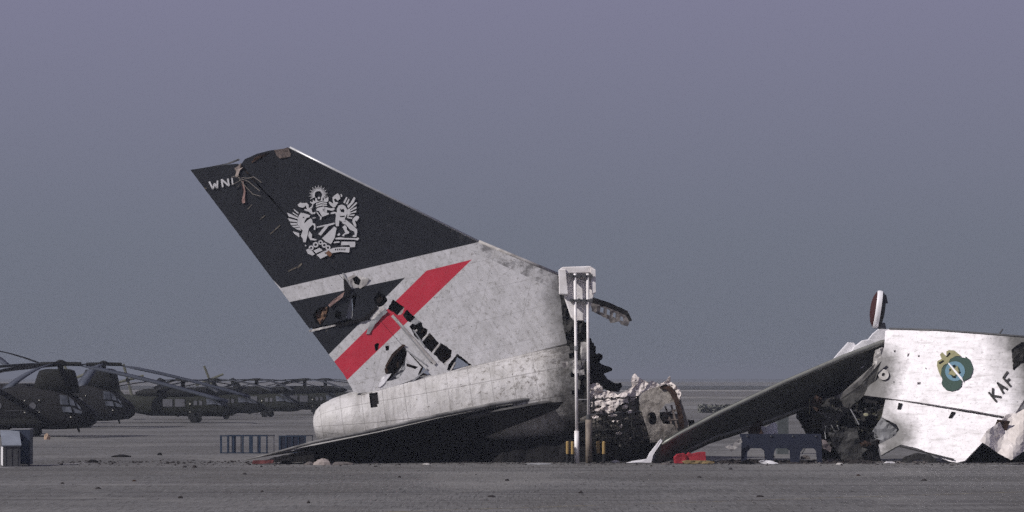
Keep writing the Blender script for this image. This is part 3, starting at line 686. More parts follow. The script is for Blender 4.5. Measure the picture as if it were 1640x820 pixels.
# ------------------------------------------------------------------ TWIN POLE MAST
YM = 147.9
mast = empty('twin_pole_mast', (P(931, 741, YM).x, YM, 0), 'tall white twin pole mast with boxy lamp head standing in front of the tail wreck', 'mast')
gz = gy(YM)
build('pole', T([P(924, gz, YM), P(923.6, 690, YM)], .13, 14), postw, mast, smooth=True)
build('pole', T([P(923.6, 690, YM), P(922.8, 600, YM), P(921, 438, YM)], .078, 12), postw, mast, smooth=True)
build('pole', T([P(943, gz, YM), P(942.6, 672, YM)], .17, 14), postb, mast, smooth=True)
build('pole', T([P(942.6, 672, YM), P(941.2, 438, YM)], .078, 12), postw, mast, smooth=True)
build('pole_joint', T([P(922.9, 561, YM), P(922.9, 554, YM)], .11, 12), greym, mast)
build('pole_joint', T([P(942.6, 675, YM), P(942.4, 664, YM)], .12, 12), gunm, mast)
def hexbox(name, outline, Y, th, mat, bev=.04):
    bm = SH(outline, deep(Y), th)
    bmesh.ops.remove_doubles(bm, verts=bm.verts, dist=1e-4)
    o = build(name, bm, mat, mast); md = o.modifiers.new('b', 'BEVEL'); md.width = bev; md.segments = 2; md.limit_method = 'ANGLE'; md.angle_limit = R(50); return o
hexbox('head_body', [(905, 434), (948, 434), (951, 474), (940, 508), (937, 513), (920, 513), (915, 508), (904, 476)], YM+.3, 1.1, postw)
hexbox('head_cap', [(897, 430), (902, 427.5), (945, 426), (952, 430), (953, 437), (896, 438)], YM+.12, 1.5, postw)
hexbox('side_panel', [(895, 431), (906, 431), (910, 472), (896, 471)], YM+.05, 1.2, postw)
hexbox('side_panel', [(946, 430), (954, 431), (954.5, 469), (948, 471)], YM+.05, 1.2, postw)
for y in (442, 481): build('bracket', SH([(912, y-1.6), (948, y-1.6), (948, y+1.6), (912, y+1.6)], deep(YM-.1), .35), gunm, mast)
for x in (915.5, 927.5, 936, 947):
    for y in (442, 481): build('clamp', SH([(x-2, y-3), (x+2, y-3), (x+2, y+3), (x-2, y+3)], deep(YM-.14), .12), gunm, mast)
build('cross_tie', T([P(922, 640, YM), P(942, 640, YM)], .03, 6), greym, mast)

# bollards
def bollard(px, Y, first=[None]):
    if first[0] is None:
        root = empty('bollard', (P(px, 0, Y).x, Y, 0), '', 'bollard', 'yellow and black bollards round the mast')
        x = root.location.x
        build('base', T([(x, Y, 0), (x, Y, .5)], .085, 12), plain('bollard_black', (.014, .014, .015), .5), root)
        build('top', T([(x, Y, .5), (x, Y, 1.12), (x, Y, 1.16)], [.085, .085, .06], 12), yellowp, root)
        first[0] = root; return root
    c = copy_tree(first[0]); c.location = (P(px, 0, Y).x, Y, 0); return c
for px, Y, lab in [(909, 147.6, 'outer yellow and black bollard left of the white mast'), (917, 147.2, 'yellow and black bollard touching the left pole of the mast'),
                   (958, 148.6, 'dull dirty bollard just right of the mast poles'), (967, 147.5, 'outer yellow and black bollard right of the mast')]:
    bollard(px, Y)['label'] = lab

# ------------------------------------------------------------------ SECOND WRECK (white T-tail)
YK = 150.5
KF = Plane(1500, 600, YK, (-.36, -.84, .40))
kt = empty('airliner_tail', (P(1480, 738, YK).x, YK, 0), 'white broken T-tail lying on the ground with green wreath badge and black letters', 'aircraft wreck')
qk = lambda x, y: KF.uv(KF(x, y))
def kmat():
    m = NT('t_tail_white', .45); v = m.uv(); X, Y, Z = m.xyz(v)
    c = m.mix(m.step(m.noise(v, 1.4, 6, .65), .3, .7), (.70, .665, .675), (.88, .84, .86))
    c = m.mix(m.step(m.noise(m.scale(v, (.5, 3, 1)), 1.2, 6, .7), .52, .72, 0, .75), c, (.34, .31, .30))
    c = m.mix(m.step(m.noise(m.scale(m.rot(v, (0, 0, R(-12))), (.35, 5, 1)), 1.6, 6, .75), .62, .70, 0, .8), c, (.10, .09, .085))
    c = m.mix(m.step(m.noise(v, 5.0, 6, .8), .55, .66, 0, .7), c, (.22, .20, .19))
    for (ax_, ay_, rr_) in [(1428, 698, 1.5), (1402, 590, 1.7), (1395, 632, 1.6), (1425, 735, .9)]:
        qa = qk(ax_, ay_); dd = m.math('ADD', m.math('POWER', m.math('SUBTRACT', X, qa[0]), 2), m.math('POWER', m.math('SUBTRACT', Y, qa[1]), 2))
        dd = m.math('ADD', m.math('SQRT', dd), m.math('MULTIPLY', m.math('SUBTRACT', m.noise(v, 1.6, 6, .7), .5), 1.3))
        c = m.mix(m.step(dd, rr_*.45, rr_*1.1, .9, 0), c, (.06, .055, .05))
    sp_ = m.math('MULTIPLY', m.step(m.vor(v, 2.0), .05, .075, 1, 0), m.step(m.noise(v, .9, 2), .5, .55))
    c = m.mix(sp_, c, (.05, .045, .045))
    c = m.mix(m.math('MULTIPLY', lines(m, X, Y, 2.6, 1.45, .02), .14), c, (.25, .23, .23))
    d = m.math('ADD', X, m.math('MULTIPLY', m.math('SUBTRACT', m.noise(v, .55, 7, .7), .5), 3.4)); d = m.math('ADD', d, m.math('MULTIPLY', Y, .5))
    a = qk(1585, 590)[0]; b = qk(1648, 590)[0]
    c = m.mix(m.step(d, a, b, 0, .97), c, (.03, .028, .026))
    m.bump(m.noise(v, .8, 3), .35, .1); return m.done(c)
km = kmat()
kh = [[(1431, 561), (1435, 561), (1434, 565), (1432, 564)], [(1453, 567), (1457, 565), (1456, 570), (1453, 572)], [(1470, 569), (1473, 569), (1473, 572), (1470, 572)], [(1469, 612), (1475, 612), (1474, 616), (1469, 616)], [(1430, 611), (1433, 611), (1432, 614)], [(1481, 589), (1484, 589), (1484, 592)]]
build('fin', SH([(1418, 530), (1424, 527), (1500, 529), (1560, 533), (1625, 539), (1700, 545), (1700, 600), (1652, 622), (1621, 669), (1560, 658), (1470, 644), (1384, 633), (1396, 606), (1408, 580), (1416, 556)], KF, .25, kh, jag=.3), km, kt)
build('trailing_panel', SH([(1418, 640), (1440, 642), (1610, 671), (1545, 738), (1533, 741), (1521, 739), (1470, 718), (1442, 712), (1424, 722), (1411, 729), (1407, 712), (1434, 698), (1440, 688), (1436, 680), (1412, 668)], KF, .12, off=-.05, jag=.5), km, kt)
build('hinge_gap', SH([(1385, 633), (1470, 644), (1612, 668), (1612, 674), (1470, 651), (1386, 645)], KF, .1, off=-.35, step=12), black, kt)
for a, b in [((1439, 645), (1437, 655)), ((1524, 659), (1519, 669))]:
    build('hinge_arm', SH([(a[0], a[1]), (a[0]+6, a[1]+1), (b[0]+5, b[1]), (b[0], b[1])], KF, .05, off=.01), black, kt)
build('hinge_gap', SH(stroke((1440, 714), (1528, 736), 2.2), KF, .04, off=.05, step=8, rough=.05), char, kt)
# top edge trim
build('top_rail', T([KF(1424, 526.5), KF(1500, 528.6), KF(1600, 536), KF(1700, 544)], .06, 8), gunm, kt, smooth=True)
build('antenna', T([KF(1600, 536), KF(1606, 527)], [.05, .04], 6), gunm, kt)
# badge
zk = zz(1480, 540, 6.83)
green = plain('wreath_green', (.010, .045, .028), .6, sc=8, dirt=(.008, .035, .025)); lblue = plain('badge_blue', (.10, .21, .28), .6, sc=5, var=.2); gold = plain('badge_gold', (.27, .25, .12), .6, sc=7, var=.3)
bdg = build('badge', SH(zk([(285,245),(330,210),(400,215),(450,228),(455,208),(470,225),(500,245),(520,290),(535,340),(528,390),(515,410),(510,435),(480,455),(430,480),(414,470),(412,500),(405,540),(370,572),(300,590),(240,575),(205,540),(190,500),(200,465),(186,400),(190,350),(220,315),(250,290)]), KF, .01, off=.06, jag=.5), green, kt)
bdg['label'] = 'green wreath badge with blue ring and golden bird'
build('badge_bird', SH(zk([(172,190),(198,163),(225,190),(245,213),(243,155),(275,140),(330,145),(405,205),(340,207),(285,240),(262,282),(215,305),(190,345),(182,432),(160,380),(140,310),(145,260),(192,238)]), KF, .01, off=.062), gold, bdg)
build('badge_ring', SH(zk(circ(338, 372, 108, 28)), KF, .01, [zk(circ(335, 372, 62, 20))], off=.075), lblue, bdg)
build('badge_map', SH(zk([(295,320),(330,345),(365,310),(372,350),(395,395),(360,395),(330,425),(305,412),(262,405),(282,378),(268,352)]), KF, .01, off=.085), gold, bdg)
bm = bmesh.new()
for pts in [[(240,212),(276,165),(288,178),(250,215)],[(155,280),(208,250),(215,262),(168,292)],[(312,305),(340,300),(335,322),(318,322)],[(275,345),(295,352),(288,372),(275,362)],[(375,372),(400,378),(395,398),(378,392)],[(300,425),(350,432),(340,448),(310,440)]]: sheet(bm, zk(pts), KF, .01, off=.095)
build('badge_marks', bm, black, bdg)
build('badge_ribbon', SH(zk([(260,285),(272,280),(350,370),(412,440),(432,490),(400,460),(340,390)]), KF, .01, off=.10), whitep, bdg)
# letters K A F
bm = bmesh.new()
for a, b in [((705, 600), (792, 706)), ((748, 655), (752, 556)), ((752, 640), (842, 654)), ((800, 492), (868, 615)), ((802, 500), (912, 570)), ((838, 566), (870, 540)), ((862, 440), (948, 538)), ((866, 444), (915, 375)), ((902, 484), (936, 452))]:
    sheet(bm, zk(stroke(a, b, 23)), KF, .015, off=.06)
build('registration_letters', bm, plain('letter_black', (.015, .012, .013), .6), kt)
# white root fairings behind the plank
build('fairing', SH([(1334, 577), (1343, 566), (1359, 548), (1368, 549), (1372, 556), (1355, 575)], deep(153.6), .5, step=6, rough=.03), whitep, kt)
build('fairing', SH([(1356, 572), (1368, 556), (1382, 545), (1398, 542), (1410, 546), (1414, 556), (1380, 590)], deep(lambda x, y: 153.5-.2*math.sin((x-1356)/60*3)), .5, step=6, rough=.05), whitep, kt)
build('fairing', SH([(1392, 543), (1399, 534), (1408, 527), (1424, 527), (1420, 560), (1410, 556)], deep(lambda x, y: 153.3), .5, step=6, rough=.05), whitep, kt)
build('fairing', SH([(1402, 562), (1414, 556), (1420, 560), (1424, 580), (1416, 600), (1400, 606), (1397, 594)], deep(152.3), .4, step=5, rough=.25, rs=1.4, jag=1), dirtyw, kt)
build('pivot_ring', SH(circ(1415, 600, 8.5, 20), KF, .05, [circ(1415, 600, 3, 10)], off=.12), dirtyw, kt)
# stabiliser plank leaning on the ground
secs_up = Vector((.33, -.72, -.60)).normalized()
pm_ = NT('plank_paint', .5); v_ = pm_.obj()
c_ = pm_.mix(pm_.step(pm_.noise(v_, .9, 6, .6), .3, .7), (.045, .046, .040), (.085, .088, .076))
c_ = pm_.mix(pm_.step(pm_.noise(pm_.rot(v_, (0, R(25), 0)), 1, 3), .55, .7, 0, .5), c_, (.03, .03, .028)); plk = pm_.done(c_, .32)
def pk(x): return 147.4+(x-1046)*.0150
plank = [(P(a, b, pk(a)), P(c, d, pk(a)+w), t) for a, b, c, d, w, t in
         [(1422, 543, 1399, 600, 1.7, .09), (1412, 544.5, 1383, 612, 1.7, .10), (1350, 568, 1318, 646, 1.6, .10), (1250, 611, 1225, 682, 1.3, .105), (1150, 658, 1136, 711, .95, .11), (1085, 692, 1086, 735, .7, .11), (1060, 706, 1056, 742, .4, .11), (1055, 711, 1046, 743, .3, .05)]]
bm = wing(plank)
build('stabiliser', bm, plk, kt, smooth=True)
build('highlight_strip', T([P(x, y+4.0, pk(x)-.05) for x, y in [(1420, 543.5), (1412, 545), (1350, 568.5), (1250, 611.5), (1150, 659), (1085, 693), (1060, 707.5)]], [.12, .14, .14, .13, .12, .1, .07], 10), plain('highlight_grey', (.26, .26, .23), .4, .2, sc=1.5, var=.3), kt, smooth=True)  # pale tube along the leading edge, coloured as its highlight
build('stabiliser_lip', T([P(x, y, pk(x)+w) for x, y, w in [(1380, 611, 1.45), (1310, 645, 1.35), (1225, 676, 1.05), (1140, 702, .7), (1090, 727, .45)]], .09, 8), plain('lip_metal', (.16, .16, .14), .4, sc=2), kt, smooth=True)
build('stabiliser_tip', SH([(1058, 703), (1061, 706), (1046, 729), (1043, 741), (1003, 741.5), (1012, 738.5), (1036, 735), (1040, 726)], deep(147.5), .22, step=5, rough=.04), whitep, kt)
build('elevator', SH([(1412, 578), (1398, 622), (1374, 642), (1325, 694), (1314, 688), (1318, 672), (1345, 640), (1378, 616)], deep(lambda x, y: 151.6+.004*(y-600)), .15, step=8, rough=.08), plain('elevator_skin', (.13, .125, .115), .6, sc=1.5, dirt=(.04, .038, .035)), kt)
build('elevator', SH([(1316, 648), (1350, 628), (1402, 582), (1396, 606), (1380, 622), (1350, 646), (1322, 668), (1306, 668)], deep(151.9), .12, step=8, rough=.08), plain('elevator_skin_b', (.2, .19, .18), .6, sc=2.5, dirt=(.08, .075, .07)), kt)
# oval tip standing up at the top
ax = Vector((math.cos(R(8)), -.06, -math.sin(R(8)))).normalized()
cc = P(1407, 496, 154.2); up = Vector((-.12, 0, 1)); up = (up-ax*up.dot(ax)).normalized(); si = ax.cross(up)
def ovring(t, r): return [cc+ax*t+up*math.sin(a)*r*1.02+si*math.cos(a)*r*.8 for a in [2*math.pi*i/28 for i in range(28)]]
ot = empty('tip_fairing', (0, 0, 0), None, None); ot.parent = kt; ot.location = (0, 0, 0); ot.name = 'tip_fairing'
bpy.data.objects.remove(ot)
prof = [(-.20, .97), (-.17, 1.01), (-.05, 1.04), (.09, 1.02)]
o = build('tip_fairing', loft(bmesh.new(), [ovring(t, r) for t, r in prof], cap=(False, False)), whitep, kt, smooth=True)
build('tip_inner', loft(bmesh.new(), [ovring(-.46, .01), ovring(-.44, .35), ovring(-.36, .7), ovring(-.27, .88), ovring(-.19, .98)], cap=(False, False)), plain('tip_dark_red', (.06, .025, .025), .7), o, smooth=True)
build('tip_back', loft(bmesh.new(), [ovring(.055, 1.02), ovring(.18, .94), ovring(.30, .7), ovring(.34, .35), ovring(.345, .01)], cap=(False, False)), plain('tip_dark', (.025, .024, .026), .5), o, smooth=True)
build('tip_strut', T([P(1411, 520, 154.1), P(1416, 533, 153.9)], [.25, .16], 10), gunm, kt)
build('tip_strut', T([P(1418, 472, 154), P(1420, 486, 154)], [.05, .08], 6), gunm, kt)

# tangled burnt structure under the white panels
rnd = random.Random(11)
olive = plain('scorched_olive', (.07, .066, .045), .8, sc=3, dirt=(.015, .014, .012)); dgrey = plain('dark_sheet', (.05, .048, .046), .65, sc=2, dirt=(.02, .019, .019))
tangle = empty('wreck_tangle', (P(1360, 738, 151).x, 151, 0), 'tangled heap of charred frames and tubes under the leaning white tail', 'wreckage')
build('mass', SH([(1280, 640), (1310, 630), (1360, 610), (1398, 600), (1440, 645), (1440, 690), (1410, 705), (1400, 742), (1340, 742), (1318, 735), (1290, 690), (1276, 668)], deep(lambda x, y: 152.6), .6, step=7, rough=.5, rs=1.2, jag=3), black, tangle)
for i in range(26):
    x = rnd.uniform(1292, 1425); y = rnd.uniform(640, 715); w = rnd.uniform(10, 26); h = rnd.uniform(5, 16); a = rnd.uniform(0, 3)
    pts = [(x+math.cos(t+a)*w*rnd.uniform(.5, 1), y+math.sin(t+a)*h*rnd.uniform(.5, 1)) for t in [j*math.pi/3 for j in range(6)]]
    if x > 1405 and y > 690: continue
    build('torn_sheet', SH(pts, deep(rnd.uniform(151.0, 152.0)), .04, step=4, rough=.5, rs=1.5, jag=1.5, seed=i), rnd.choice([olive, char, dkbrown, dgrey, char]), tangle)
for i in range(30):
    x = rnd.uniform(1285, 1420); y = rnd.uniform(632, 715); a = rnd.uniform(-1.2, 1.2)+1.0; L = rnd.uniform(8, 26); Y = rnd.uniform(150.8, 151.8)
    build('bent_tube', T([P(x, y, Y), P(x+math.cos(a)*L*.5+rnd.uniform(-3, 3), y+math.sin(a)*L*.5, Y+.2), P(x+math.cos(a)*L, y+math.sin(a)*L, Y)], rnd.uniform(.015, .045), 6), rnd.choice([char, greym, gunm, dgrey, black, olive]), tangle)
for pts, mt in [([(1325, 692), (1340, 694), (1366, 736), (1360, 741), (1348, 738)], dgrey), ([(1335, 690), (1372, 684), (1382, 742), (1358, 742), (1345, 715)], dgrey), ([(1380, 700), (1400, 694), (1412, 742), (1392, 742)], black),
                ([(1368, 712), (1398, 690), (1408, 700), (1378, 730)], dgrey), ([(1405, 660), (1432, 655), (1440, 668), (1425, 676), (1408, 674)], olive), ([(1412, 668), (1430, 664), (1438, 684), (1432, 698), (1415, 706), (1392, 700)], greym)]:
    build('torn_sheet', SH(pts, deep(lambda x, y: 150.9), .05, step=5, rough=.15, rs=1.2, jag=.8), mt, tangle)
build('bright_tube', T([P(1362, 655, 150.8), P(1376, 680, 150.7)], .035, 6), greym, tangle)
build('valve', SH(circ(1387, 664, 4, 7, 2.6), deep(150.8), .1, step=3, rough=.1), plain('pale_yellow_metal', (.4, .38, .25), .6), tangle)

# curved sheet at the foot of the panel
def lone(name, outline, Y, mat, label, cat, th=.06, step=5, rough=.1, rs=1.3, jag=.6, group=None, seed=1, fn=None):
    return tag(build(name, SH(outline, fn or deep(Y), th, step=step, rough=rough, rs=rs, jag=jag, seed=seed), mat), label, cat, group)
lone('curved_sheet', [(1440, 742), (1448, 732), (1468, 725), (1490, 728), (1506, 742), (1490, 741), (1470, 735), (1455, 742)], 148.4, dgrey, 'dark curved metal sheet arched on the ground below the white panel', 'wreckage')
lone('metal_scrap', [(1415, 742), (1420, 739), (1430, 739), (1435, 742)], 147.9, whitep, 'small white scrap lying left of the dark curved sheet', 'wreckage', jag=0)
lone('wing_root_fragment', [(1580, 690), (1602, 676), (1612, 664), (1650, 652), (1700, 650), (1700, 706), (1660, 716), (1640, 722), (1619, 737), (1600, 727), (1570, 706)], 0, plain('cream_crumpled_metal', (.80, .74, .71), .4, sc=.9, dirt=(.5, .45, .41)), 'crumpled cream metal fragment at the right edge beside the white tail', 'wreckage', step=6, rough=.22, rs=.7, fn=lambda x, y, off=0: P(x, y, 146.0+.03*(712-y)+.012*(x-1600)+.25*math.sin(x*.12+y*.05)))
lone('louvred_panel', [(1597, 672), (1618, 674), (1612, 690), (1604, 693), (1592, 688)], 147.2, dkbrown, 'brown slatted scrap between the white panel and the cream fragment', 'wreckage')
lone('burnt_sheet', [(1603, 690), (1625, 668), (1650, 660), (1700, 690), (1700, 741), (1540, 742), (1575, 700)], 150.2, black, 'black burnt mass behind the cream fragment', 'wreckage', th=.8, rough=.5, jag=2.5, step=8)
lone('long_strip', [(1565, 746.5), (1600, 745.5), (1700, 746), (1700, 749), (1580, 749)], 143.6, greym, 'long flat grey strip lying at the right edge of the apron', 'wreckage', th=.2, jag=.2)
lone('soot_panel', [(1620, 560), (1636, 548), (1700, 552), (1700, 640), (1650, 650), (1634, 640), (1624, 600)], 149.0, char, 'sooty black burnt sheet leaning over the badge tail at the right edge', 'wreckage', th=.1, rough=.3, jag=2, step=7)

# ------------------------------------------------------------------ BLUE STAND
YS = 147.6
x0 = P(1188, 0, YS).x; x1 = P(1315, 0, YS).x; zt = P(0, 695, YS).z; zb_ = P(0, 717, YS).z
st = empty('work_stand', ((x0+x1)/2, YS, 0), 'dark blue steel work stand with three arched openings under the leaning plank', 'stand')
arch = []
def sx(px): return px
outl = [(1188, 695), (1315, 695), (1317, 742), (1309, 742), (1307, 722), (1303, 718), (1287, 718), (1282, 724), (1280, 742), (1266, 742), (1265, 722), (1260, 718), (1243, 718), (1240, 724), (1238, 742), (1226, 742), (1224, 722), (1219, 718), (1202, 718), (1197, 724), (1196, 742), (1187, 742)]
build('front_frame', SH(outl, deep(YS), .12), bluep, st)
build('back_frame', SH(outl, deep(YS+1.3), .12), bluep, st)
build('deck', B(x0, x1, YS+.12, YS+1.3, zt-.18, zt-.02), bluep, st)
bm = bmesh.new()
for px in (1197, 1235, 1270, 1307): tube(bm, [P(px, 697.5, YS-.02), P(px, 699.5, YS-.02)], .05, 8)
build('bolt', bm, gunm, st)

# red crates and plank on ground
rc = empty('red_container', (P(1106, 741, 147).x, 147, 0), 'torn red plastic container crushed under the leaning plank', 'container')
build('body', SH([(1081, 742), (1080, 733), (1085, 728), (1096, 726), (1100, 729), (1104, 725), (1110, 727), (1118, 725), (1130, 724), (1131, 742)], deep(147), .9, step=5, rough=.06, jag=.4), redp, rc)
build('rim', SH([(1097, 727), (1100, 731), (1100, 741), (1098, 741)], deep(146.93), .05), plain('dark_red_edge', (.2, .015, .02), .6), rc)
lone('yellow_plank', [(1092, 739), (1100, 737.5), (1132, 738), (1145, 740), (1142, 742.5), (1096, 742.5)], 146.3, plain('ochre_board', (.3, .22, .11), .8, sc=5), 'ochre board lying in front of the red container', 'board', th=.5, jag=.2)
# wall blocks / barrier behind the stand
for k, (a, b, mt, lab) in enumerate([((1245, 1263), (662, 697), greym, 'grey concrete post standing behind the blue stand')]):
    gp = tag(build('concrete_post', B(P(a[0], 0, 165).x, P(a[1], 0, 165).x, 165, 166, 0, P(0, b[0], 165).z), plain('post_concrete', (.10, .11, .115), .8)), lab, 'post')
lone('white_sheet', [(1218, 697), (1220, 682), (1228, 684), (1240, 676), (1245, 680), (1246, 697)], 151, whitep, 'bright white torn sheet behind the blue stand', 'wreckage', th=.3)
lone('white_scrap', [(1161, 716), (1175, 710), (1182, 705), (1186, 702), (1189, 708), (1184, 712), (1182, 716), (1176, 720), (1172, 724), (1168, 720)], 147.3, dirtyw, 'crooked white scrap between the red container and the blue stand', 'wreckage')
lone('fabric_scrap', [(1216, 739), (1224, 737), (1236, 738), (1247, 742), (1240, 744), (1220, 743)], 146.6, whitep, 'pale cloth scrap on the ground before the blue stand', 'scrap', th=.4, jag=.3)
lone('dark_scrap', [(1188, 745), (1186, 740), (1196, 736), (1206, 740), (1212, 745)], 146.5, black, 'black scrap at the left foot of the blue stand', 'scrap', th=.3)
lone('pinkish_scrap', [(1316, 704), (1322, 705), (1332, 717), (1330, 724), (1318, 718)], 149.8, plain('pink_grey_metal', (.24, .2, .2), .7), 'pink grey scrap at the right end of the blue stand', 'wreckage')
bm = SH([(1198, 690), (1210, 676), (1222, 672), (1219, 685), (1224, 697), (1200, 697)], deep(150), .2, step=4, rough=.3, jag=1.5)
tag(build('burnt_scrap', bm, dkbrown), 'brown burnt scrap leaning behind the stand left of the white sheet', 'wreckage')

# ------------------------------------------------------------------ DEBRIS BED AND SINGLE SCRAPS
rb = bmesh.new(); rnd = random.Random(5)
def chip(bm, p, s):
    a = rnd.uniform(0, 6.28); M = Matrix.Translation(p) @ Matrix.Rotation(a, 4, 'Z') @ Matrix.Rotation(rnd.uniform(-.4, .4), 4, 'X')
    l, w, h = s*rnd.uniform(.5, 1.3), s*rnd.uniform(.3, .8), s*rnd.uniform(.15, .5)
    n = 5; top = []; bot = []
    for i in range(n):
        t = 2*math.pi*i/n+rnd.uniform(-.3, .3); r = rnd.uniform(.7, 1.1)
        bot.append(bm.verts.new(M @ Vector((math.cos(t)*l*r, math.sin(t)*w*r, -.01)))); top.append(bm.verts.new(M @ Vector((math.cos(t)*l*r*.6, math.sin(t)*w*r*.6, h*rnd.uniform(.7, 1.2)))))
    bm.faces.new(top)
    for i in range(n): bm.faces.new([bot[i], bot[(i+1) % n], top[(i+1) % n], top[i]])
def rubble(n, fx, fy, smin, smax):
    bm = bmesh.new()
    for i in range(n): x, y = fx(), fy(); chip(bm, Vector((x, y, 0)), rnd.uniform(smin, smax)**1)
    return bm
dk = plain('dark_rubble', (.035, .03, .03), .9, sc=6); md_ = plain('mid_rubble', (.13, .115, .11), .9, sc=6)
tag(build('rubble', rubble(1500, lambda: rnd.uniform(-24, 30), lambda: 148+abs(rnd.gauss(0, 2.2))*rnd.choice((-1, .9, .8)), .03, .14), dk), 'dark ash and crumbs strewn along the foot of the wrecks', 'rubble', kind='stuff')
tag(build('rubble', rubble(900, lambda: rnd.uniform(-26, 30), lambda: rnd.uniform(141, 150), .02, .09), md_), 'pale grit strewn along the foot of the wrecks', 'rubble', kind='stuff')
tag(build('rubble', rubble(420, lambda: rnd.uniform(-24, 24), lambda: rnd.uniform(92, 143), .015, .055), dk), 'small dark crumbs scattered over the near apron', 'rubble', kind='stuff')
tag(build('rubble', rubble(600, lambda: rnd.uniform(11, 19), lambda: rnd.uniform(147, 151), .08, .3), dk), 'heap of burnt crumbs between the stand and the tangled frames', 'rubble', kind='stuff')
tag(build('rubble', rubble(260, lambda: rnd.uniform(8, 22), lambda: rnd.uniform(147.5, 150.5), .06, .2), md_), 'grey crumbs lying behind the blue stand', 'rubble', kind='stuff')
def scrap(px, py, w, h, mat, label, cat='scrap', name='metal_scrap', seed=1):
    X, Y = G(px, py); s = Y/F; bm = bmesh.new(); r2 = random.Random(seed*13+int(px)); n = 9
    rings = []
    for k, (f, z) in enumerate([(1, -.01), (.9, .45), (.55, .85), (.15, 1.0)]):
        rings.append([(X+math.cos(t)*w*s/2*f*r2.uniform(.75, 1.15), Y+math.sin(t)*w*s/3*f*r2.uniform(.8, 1.1), z*h*s*r2.uniform(.8, 1.15) if z > 0 else z) for t in [2*math.pi*i/n for i in range(n)]])
    loft(bm, rings, cap=(False, True)); return tag(build(name, bm, mat), label, cat)
scrap(517, 744.6, 30, 10, tan, 'beige crumpled bundle on the ground before the stabiliser', 'bundle', 'cloth_bundle')
scrap(495, 744.6, 18, 5, md_, 'grey flattened scrap beside the beige bundle')
scrap(548, 744.6, 40, 5, md_, 'low grey scrap in the shadow right of the beige bundle')
scrap(148, 741, 20, 5, black, 'black shredded scrap on the apron right of the grey cart')
scrap(195, 732, 36, 4, black, 'long low black scrap on the far apron')
scrap(256, 729, 9, 4, black, 'small dark lump left of the blue racks')
scrap(458, 743, 24, 5, black, 'dark bent scrap in front of the stabiliser tip')
scrap(312, 749, 9, 4, dk, 'dark stone left of the stabiliser tip')
scrap(296, 748.5, 8, 3, dk, 'flat dark stone beside another one left of the tip')
scrap(289, 798, 9, 3.5, dk, 'dark stone on the near apron below the tail cone')
scrap(157, 783, 11, 3, dk, 'flat dark scrap on the near apron under the left racks')
scrap(494, 806, 6, 4, dk, 'single dark pebble on the near apron')
scrap(683, 744, 16, 2, dirtyw, 'thin white scrap on the ground under the fuselage')
scrap(861, 743.5, 48, 2.0, greym, 'long thin white strip left of the mast foot')
scrap(215, 771, 8, 2.5, dkbrown, 'small rust brown scrap on the near apron')
scrap(1217, 796, 14, 3, dk, 'dark flat scrap near the yellow line')
scrap(787, 796, 14, 3, dk, 'shredded dark scrap in the middle of the near apron')
scrap(812, 770, 8, 3, dk, 'dark pebble beyond the shredded scrap')
scrap(600, 702+40, 16, 4, md_, 'low grey lump in the shadow under the tail')
lone('red_strip', [(405, 737.5), (438, 736.5), (437, 742), (404, 743)], 145.8, plain('faded_red', (.17, .06, .06), .8), 'faded red strip on the ground by the stabiliser tip', 'scrap', th=.4, jag=.3)
scrap(75, 704, 12, 9, plain('tan_wood', (.42, .3, .22), .8), 'small tan block on the apron below the front helicopter', 'block', 'wheel_chock')

# ------------------------------------------------------------------ BLUE RACKS
def rack(xs, y0, Y, label, panels=(), nm='barrier_frame'):
    zt = CH-(y0-HY)*Y/F; a = P(xs[0][0], 0, Y).x; b = P(xs[-1][0], 0, Y).x
    r = empty(nm, ((a+b)/2, Y, 0), label, 'rack', 'blue metal racks behind the stabiliser tip')
    build('top_rail', B(a-.06, b+.06, Y-.04, Y+.04, zt-.07, zt), blue2, r)
    build('bottom_rail', B(a-.06, b+.06, Y-.04, Y+.04, .0, .06), blue2, r)
    for px, w in xs:
        x = P(px, 0, Y).x; h = w*Y/F/2; build('post', B(x-h, x+h, Y-.05, Y+.05, .06, zt-.07), blue2, r)
        build('rear_post', B(x-h*.6+.35, x+h*.6+.35, Y+1.0, Y+1.08, 0, zt-.05), bluep, r)
    build('rear_rail', B(a+.3, b+.4, Y+1.0, Y+1.08, zt-.05, zt), bluep, r)
    for p0, p1 in panels: build('panel', B(P(p0, 0, Y).x, P(p1, 0, Y).x, Y-.02, Y+.02, .06, zt-.07), bluep, r)
    return r
rack([(354, 3), (365, 2.5), (374, 3), (389, 2.5), (402, 6), (416, 3), (427, 1.5)], 697, 167, 'open blue metal rack with upright bars left of the stabiliser tip', [(371, 378)])
rack([(448, 3), (458, 2), (468, 2), (478, 2), (489, 2)], 697.5, 168, 'blue metal rack with closed panel half hidden by the stabiliser', [(449, 489)])

